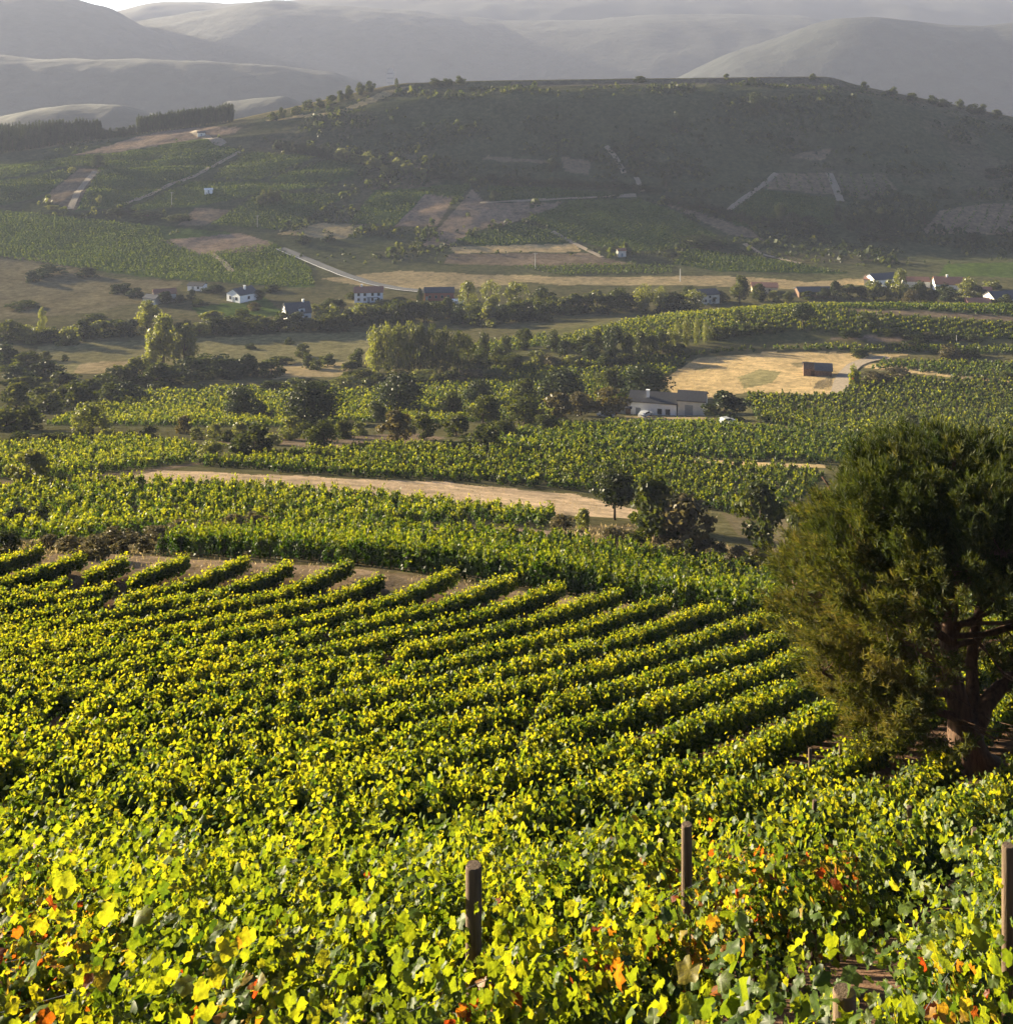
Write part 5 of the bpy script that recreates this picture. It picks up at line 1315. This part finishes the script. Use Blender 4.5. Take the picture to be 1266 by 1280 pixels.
# ------------------------------------------------------------------ buildings
def house(u, v, w, d, hw, rise, rot, label, wall='white', roof='slate', wins=(), doors=(), ridge='x', chim=None, name='house', cat='house', ymin=250, ymax=640, over=.35, dormer=None, group=None, pos=None):
    """w along local x, d along local y; front face at y=-d/2. wins/doors: (face, offset, z0, width, height)"""
    if pos: x, y = pos; z = hz(x, y)
    else: x, y, z = ground(u, v, ymin, ymax)
    root = empty(name, (x, y, z - .05), rot, label=label, category=cat, group=group)
    mb = MB(); W2, D2 = w / 2, d / 2
    if ridge == 'x':
        mb.prism([(-D2, -.8), (D2, -.8), (D2, hw), (0, hw + rise), (-D2, hw)], 'x', -W2, W2)
    else:
        mb.prism([(-W2, -.8), (W2, -.8), (W2, hw), (0, hw + rise), (-W2, hw)], 'y', -D2, D2)
    mb.build('wall', M[wall], root)
    rb = MB(); t = .22
    h2 = D2 if ridge == 'x' else W2; L2 = W2 if ridge == 'x' else D2
    sl = rise / h2; e = h2 + over
    prof = [(-e, hw - sl * over + .02), (0, hw + rise + .02), (e, hw - sl * over + .02), (e, hw - sl * over + .02 + t), (0, hw + rise + .02 + t), (-e, hw - sl * over + .02 + t)]
    rb.prism(prof, 'x' if ridge == 'x' else 'y', -L2 - over, L2 + over)
    ro = rb.build('roof', M[roof], root)
    if chim:
        cb = MB(); cx, cyy = chim; cb.box(cx - .35, cx + .35, cyy - .35, cyy + .35, hw, hw + rise + 1.0); cb.box(cx - .45, cx + .45, cyy - .45, cyy + .45, hw + rise + 1.0, hw + rise + 1.15)
        cb.build('chimney', M[wall], ro)
    def opening(face, off, z0, ww, hh_, nm):
        fb, gb = MB(), MB()
        def put(b, a0, a1, p0, p1, zz0, zz1):
            if face == 'f': b.box(a0, a1, -D2 - p1, -D2 - p0, zz0, zz1)
            elif face == 'b': b.box(a0, a1, D2 + p0, D2 + p1, zz0, zz1)
            elif face == 'l': b.box(-W2 - p1, -W2 - p0, a0, a1, zz0, zz1)
            else: b.box(W2 + p0, W2 + p1, a0, a1, zz0, zz1)
        q = .09
        a0, a1 = off - ww / 2, off + ww / 2
        if nm == 'window':
            put(fb, a0 - q, a1 + q, .003, .09, z0 - q, z0); put(fb, a0 - q, a1 + q, .003, .06, z0 + hh_, z0 + hh_ + q)
            put(fb, a0 - q, a0, .003, .06, z0, z0 + hh_); put(fb, a1, a1 + q, .003, .06, z0, z0 + hh_)
            f = fb.build('window', M['frame'], root)
            put(gb, a0, a1, .003, .025, z0, z0 + hh_); gb.build('pane', M['glass'], f)
        else:
            put(fb, a0, a1, .003, .07, z0, z0 + hh_); f = fb.build('door', M['steel'], root)
            put(gb, a1 - .3, a1 - .2, .07, .12, z0 + 1.0, z0 + 1.2); gb.build('handle', M['frame'], f)
    for q in wins: opening(*q, 'window')
    for q in doors: opening(*q, 'door')
    if dormer:
        for k, dx in enumerate(dormer):
            db = MB(); db.box(dx - 1.2, dx + 1.2, -D2 + .25, -D2 + 2.2, hw - .1, hw + 1.5)
            dm = db.build('dormer', M[wall], root)
            r2 = MB(); r2.prism([(-1.4 + dx, hw + 1.5), (dx, hw + 2.1), (1.4 + dx, hw + 1.5), (1.4 + dx, hw + 1.62), (dx, hw + 2.24), (-1.4 + dx, hw + 1.62)], 'y', -D2 + .1, -D2 + 2.6)
            r2.build('dormer_roof', M[roof], dm)
            g2 = MB(); g2.box(dx - .5, dx + .5, -D2 + .17, -D2 + .247, hw + .3, hw + 1.2); g2.build('window', M['glass'], dm)
    return root

# main barn: long white shed with a taller grey end block on the right
bx, by, bz = ground(836, 518, 270, 330)
sB = by / F
house(0, 0, 11.6, 8.0, 3.7, 1.5, radians(-14), 'long white barn with grey roof and two dark windows in the middle of the vineyards', 'white', 'fibre',
      wins=[('f', 1.7, 1.0, 1.0, 1.25), ('f', 3.7, 1.0, 1.0, 1.25), ('l', -1.0, 1.0, .9, 1.1)], doors=[('f', -3.6, 0, 1.2, 2.2)], chim=(-1.4, -2.2), name='barn', cat='barn', pos=(bx - 3.2, by + 3.0))
house(0, 0, 6.6, 7.4, 4.1, 1.4, radians(-14), 'grey-walled end block with tall steel door on the right end of the white barn', 'offwhite', 'fibre',
      doors=[('f', -.6, 0, 2.0, 3.1)], wins=[('r', 0, 2.3, 1.2, .8)], name='barn', cat='barn', pos=(bx + 5.95, by + .75))
house(0, 0, 4.2, 4.6, 2.0, .7, radians(-14), 'small dark lean-to shed at the left end of the white barn', 'stone', 'fibre', doors=[('f', 0, 0, 1.6, 1.8)], name='shed', cat='shed', pos=(bx - 11.0, by + 2.8))
# ruined stone hut with a half collapsed roof
hx, hy, hz0 = ground(1021, 468, 300, 420)
ru = empty('stone_hut', (hx, hy, hz0 - .1), radians(-12), label='low ruined stone hut with a sagging dark roof in the straw field', category='hut'); ru.scale = (.85, .85, .9)
mb = MB(); mb.prism([(-3.0, -.5), (3.0, -.5), (3.0, 2.4), (.9, 3.5), (-.3, 3.75), (-1.6, 3.0), (-3.0, 2.3)], 'x', -4.6, 4.6); mb.build('wall', M['stone'], ru)
mb = MB(); mb.prism([(-3.4, 2.0), (-1.6, 2.95), (-.3, 3.72), (-.3, 3.95), (-1.7, 3.25), (-3.4, 2.25)], 'x', -1.0, 5.0); mb.prism([(-.27, 3.70), (.9, 3.45), (3.4, 2.2), (3.4, 2.45), (.9, 3.72), (-.27, 3.95)], 'x', -4.9, 5.0)
mb.build('roof', M['slate'], ru)
mb = MB(); mb.box(-2.2, -1.0, -3.06, -3.003, 0, 1.9); mb.build('door', M['vinewood'], ru)

house(371, 400, 9.8, 8.0, 3.6, 3.4, radians(24), 'white house with steep slate roof and dormer, nearest of the left valley houses', 'white', 'slate', wins=[('l', 0, 1.0, 1.0, 1.3), ('l', 0, 4.0, 1.0, 1.1), ('f', -2.5, 1.0, 1.2, 1.2), ('f', 2.8, 1.0, 1.2, 1.2)], doors=[('f', .3, 0, 1.1, 2.1)], dormer=[1.2], chim=(2.6, 0), ymin=440)
house(303, 375, 8.6, 9.6, 3.2, 2.2, radians(-38), 'white gabled house with slate roof left of the dormer house', 'white', 'slate', wins=[('f', 2.0, 1.0, 1.1, 1.2), ('f', -2.0, 1.0, 1.1, 1.2), ('r', 0, 1.0, 1.1, 1.2)], doors=[('f', 0, 0, 1.1, 2.1)], ridge='y', chim=(1.5, 0), ymin=440)
house(461, 376, 12.0, 7.4, 4.3, 1.7, radians(6), 'two-storey white house with red tiled roof beside the asphalt road', 'white', 'tile', wins=[('f', q, z_, .9, 1.1) for q in (-4.2, -1.6, 1.6, 4.2) for z_ in (.8, 2.9)], doors=[('f', 0, 0, 1.1, 2.0)], chim=(-3, 0), ymin=440)
house(466, 377, 4.2, 3.0, 2.2, 1.0, radians(6), 'small white porch annex in front of the two-storey white house', 'white', 'slate', doors=[('f', 0, 0, 1.0, 1.8)], name='annex', cat='annex', ymin=440)
house(549, 374, 12.5, 7.0, 3.6, 1.5, radians(4), 'red brick building with slate roof left of the lit poplars', 'brick', 'slate', wins=[('f', q, 1.2, .8, 1.1) for q in (-4, -1.4, 1.2, 3.8)], doors=[('f', -5.3, 0, 1.0, 2.0)], ymin=440)
house(570, 379, 6.0, 3.2, 1.3, .4, 0, 'low white roofed shelter at the foot of the red brick building', 'white', 'white', name='shelter', cat='shelter', doors=[('f', 0, 0, 1, 1.1)], ymin=440)
house(676, 383, 11.0, 5.0, 2.2, .8, radians(3), 'long low whitish shed among trees right of the lit poplars', 'offwhite', 'fibre', name='shed', cat='shed', wins=[('f', q, .9, .7, .7) for q in (-3, 0, 3)], ymin=440)
house(206, 376, 9, 7, 3.6, 1.5, radians(20), 'pale old house behind dark trees, leftmost in the valley', 'offwhite', 'tile', wins=[('f', -2, 1, .9, 1.1), ('f', 2, 1, .9, 1.1)], doors=[('f', 0, 0, 1, 2)], ymin=440)
house(247, 362, 7, 5, 2.2, .8, radians(-10), 'small low white house between the leftmost house and the gabled one', 'white', 'fibre', wins=[('f', 1.5, .9, .9, .9)], doors=[('f', -1, 0, 1, 1.9)], ymin=440)
house(192, 379, 6, 6, 2.6, 1.0, radians(-20), 'tiny pale blue-grey house at left foot of the leftmost house', 'offwhite', 'slate', wins=[('f', 1.5, 1, .8, .9)], doors=[('f', -1, 0, 1, 1.9)], ymin=440)
# village on the right
house(1102, 357, 13, 8, 3.6, 2.0, radians(18), 'village house with slate roof and white wall behind lit trees', 'white', 'slate', wins=[('f', -3.5, 1, 1, 1.2), ('f', 3.5, 1, 1, 1.2), ('f', 0, 1, 1, 1.2)], doors=[('r', 0, 0, 1, 2)], ymin=500)
house(1090, 357, 6, 6, 3.2, 1.2, radians(-30), 'small orange-walled house attached left of the slate-roofed village house', 'cream', 'tile', wins=[('f', 1, 1, 1, 1.1)], doors=[('f', -1.4, 0, 1, 2)], ymin=500)
house(1189, 364, 15, 9, 3.8, 2.4, radians(-12), 'white village house with broad pinkish tiled roof, right of the lit poplar', 'white', 'tile', wins=[('f', -5, 1, 1, 1.2), ('f', -2, 1, 1, 1.2), ('f', 4, 1, 1, 1.2)], doors=[('f', 1, 0, 1.1, 2.1)], chim=(-2, 0), ymin=480)
house(1018, 370, 16, 7, 2.6, 1.4, radians(3), 'long dark-roofed barn beside the straw field at right', 'stone', 'slate', doors=[('f', -4, 0, 2.4, 2.1)], wins=[('f', 3, 1, .9, .7)], name='barn', cat='barn', ymin=480)
house(882, 378, 9, 7, 4.0, 1.6, radians(20), 'grey-white village house seen between trees left of the crest', 'offwhite', 'slate', wins=[('f', -2, 1, .9, 1.1), ('f', 2, 1, .9, 1.1), ('f', 0, 2.6, .9, .9)], doors=[('f', 0, 0, 1, 1.9)], ymin=450)
house(955, 365, 11, 7, 2.8, 1.4, radians(-8), 'low house with orange tiled roof behind the round village trees', 'cream', 'tile', wins=[('f', 2, 1, .9, 1.0)], doors=[('f', -2, 0, 1, 2)], ymin=480)
house(1144, 357, 11, 7, 2.6, 1.3, radians(-5), 'low pinkish-roofed shed right of the lit village poplar', 'offwhite', 'tile', name='shed', cat='shed', doors=[('f', 0, 0, 2, 2)], ymin=480)
house(1229, 372, 5.5, 5, 3.6, 1.0, radians(-10), 'small cream cube-shaped house near the right edge', 'cream', 'tile', wins=[('f', 1.2, 1.2, .8, 1.0)], doors=[('f', -1.2, 0, .9, 1.9)], ymin=440)
house(1250, 380, 11, 8, 3.2, 2.2, radians(12), 'dark slate-roofed house at the right edge behind the crest', 'offwhite', 'slate', wins=[('f', -2, .9, .9, 1.1), ('f', 2, .9, .9, 1.1)], doors=[('f', 0, 0, 1, 2)], ymin=440)
house(1221, 384, 9, 6, 2.6, 1.2, radians(-6), 'low red-walled house left of the dark slate-roofed house', 'brick', 'tile', wins=[('f', 2, .9, .9, .9)], doors=[('f', -2, 0, 1, 1.9)], ymin=440)
house(261, 241, 4.5, 3.5, 2.0, .6, radians(15), 'tiny white hut alone on the left hill flank', 'white', 'white', name='hut', cat='hut', doors=[('f', 0, 0, .9, 1.7)], ymin=560, ymax=800)
house(776, 320, 4.0, 4.0, 3.0, .8, radians(10), 'tiny pale hut between two dark trees at the hill foot', 'offwhite', 'tile', name='hut', cat='hut', doors=[('f', 0, 0, .9, 1.7)], ymin=520, ymax=700)
house(252, 170, 5.0, 4.0, 2.4, .6, radians(15), 'tiny pale shed by the track below the conifer plantation', 'offwhite', 'fibre', name='shed', cat='shed', doors=[('f', 0, 0, .9, 1.7)], ymin=600, ymax=834)

# poles
def pole(u, v, hpx, rad, mat, label, arm=True, ymin=200, ymax=700):
    x, y, z = ground(u, v, ymin, ymax); h = hpx * y / F
    r_ = empty('utility_pole', (x, y, z), 0, label=label, category='pole')
    mb = MB(); mb.tube([(0, 0, -.3), (0, 0, h * .5), (0, 0, h)], [rad * 1.25, rad * 1.1, rad * .8], 8); mb.build('mast', M[mat], r_)
    if arm:
        mb = MB(); mb.box(-.9, .9, -.06, .06, h - .55, h - .43); mb.build('crossarm', M['steel'], r_)
        for q in (-.8, 0, .8):
            ib = MB(); ib.tube([(q, 0, h - .428), (q, 0, h - .2)], [.06, .05], 6); ib.build('insulator', M['lamp'], r_)
pole(669, 336, 20, .16, 'concrete', 'thin pale utility pole standing in a field at the hill foot')
pole(850, 352, 16, .22, 'concrete', 'short pale pole at left end of the straw band', False)
pole(215, 258, 18, .14, 'concrete', 'faint thin pole on the left hill flank', True, 560, 800)
pole(1195, 428, 9, .10, 'concrete', 'small pale pole on the right terrace edge', False)
pole(322, 285, 16, .13, 'concrete', 'faint thin pole in the vineyard at the left hill foot', True, 540, 800)

# parked cars
def car(x, y, rot, paint, label):
    z = hz(x, y)
    r_ = empty('parked_car', (x, y, z + .02), rot, label=label, category='car', group='cars parked around the white barn')
    mb = MB(); mb.prism([(-2.1, .30), (2.05, .30), (2.1, .62), (1.95, .82), (1.05, .92), (.45, 1.40), (-1.0, 1.44), (-1.75, .98), (-2.08, .92)], 'y', -.82, .82)
    b = mb.build('body', M[paint], r_)
    wb = MB(); wb.prism([(.92, .95), (.42, 1.34), (-.22, 1.36), (-.22, .95)], 'y', -.826, .826); wb.prism([(-.30, .95), (-.30, 1.36), (-.96, 1.36), (-1.5, 1.0)], 'y', -.826, .826); wb.build('side_window', M['glass'], r_)
    wb = MB(); wb.poly([(1.045, -.70, .945), (1.045, .70, .945), (.47, .64, 1.404), (.47, -.64, 1.404)]); wb.build('windscreen', M['glass'], r_)
    for sx in (-1.3, 1.32):
        for sy in (-.80, .80):
            t_ = MB(); t_.tube([(sx, sy - .1, .31), (sx, sy + .1, .31)], [.31, .31], 14); w_ = t_.build('wheel', M['tyre'], r_, True)
            k_ = MB(); k_.tube([(sx, sy - .108, .31), (sx, sy + .108, .31)], [.17, .17], 10); k_.build('rim', M['steel'], w_)
    for sy in (-.55, .55):
        l_ = MB(); l_.box(2.02, 2.115, sy - .2, sy + .2, .60, .74); l_.build('headlight', M['lamp'], r_)
x, y, z = ground(822, 521, 240, 330); car(x - 3.0, y + .3, radians(50), 'cargrey', 'pale grey car parked in front of the barn below its windows')
x, y, z = ground(757, 521, 240, 330); car(x, y, radians(160), 'carwhite', 'white car parked under the brownish tree left of the barn')
x, y, z = ground(904, 528, 240, 330); car(x, y - 4.0, radians(25), 'cargrey', 'pale car half hidden in front of the big dark round bush')

# the far town on the plain: a tall tower block and small pale houses
x0, y0 = (488 - U0) / F * 2300, 2300.0
tw = empty('tower_block', (x0, y0, hz(x0, y0) - 1), 0, label='tall hazy tower block on the far plain left of the hill top', category='tower')
ht = -(84 - V0) / F * y0 - hz(x0, y0)
mb = MB(); mb.box(-6.5, 6.5, -6.5, 6.5, -2, ht - 6); mb.box(-4.5, 4.5, -4.5, 4.5, ht - 6, ht); mb.build('wall', M['tower'], tw)
wb = MB()
for k in range(int(ht // 9)): wb.box(-6.0, 6.0, -6.56, -6.503, 4 + k * 9, 6.5 + k * 9)
wb.build('window_band', M['slate'], tw)
fh = MB(); fh.prism([(-4, -1.5), (4, -1.5), (4, 4.5), (0, 6.6), (-4, 4.5)], 'x', -7, 7); fme = fh.mesh('far_house_wall'); fme.materials.append(M['white'])
fr = MB(); fr.prism([(-4.6, 4.3), (0, 6.7), (4.6, 4.3), (4.6, 4.6), (0, 7.0), (-4.6, 4.6)], 'x', -7.5, 7.5); frm = fr.mesh('far_house_roof'); frm.materials.append(M['tile'])
ft = random.Random(99)
for i in range(170):
    zone = ft.choice([(365, 470, 104, 122), (365, 420, 108, 122), (560, 880, 88, 97), (1070, 1266, 105, 142), (1070, 1266, 110, 142), (285, 470, 95, 112), (0, 280, 105, 128)])
    u = ft.uniform(zone[0], zone[1]); v = ft.uniform(zone[2], zone[3])
    y = min(116 * F / max(v - V0, 20), 3400); x = (u - U0) / F * y
    o = empty('far_house', (x, y, hz(x, y)), ft.uniform(-1, 1), label='tiny pale house of the hazy town on the far plain', category='house', group='houses of the far town')
    sc = ft.uniform(.8, 1.8); o.scale = (sc, sc, sc)
    link('wall', fme, None, o); link('roof', frm, None, o)

print('objects', len(bpy.data.objects), 'polys', sum(len(o.data.polygons) for o in bpy.data.objects if o.type == 'MESH'))
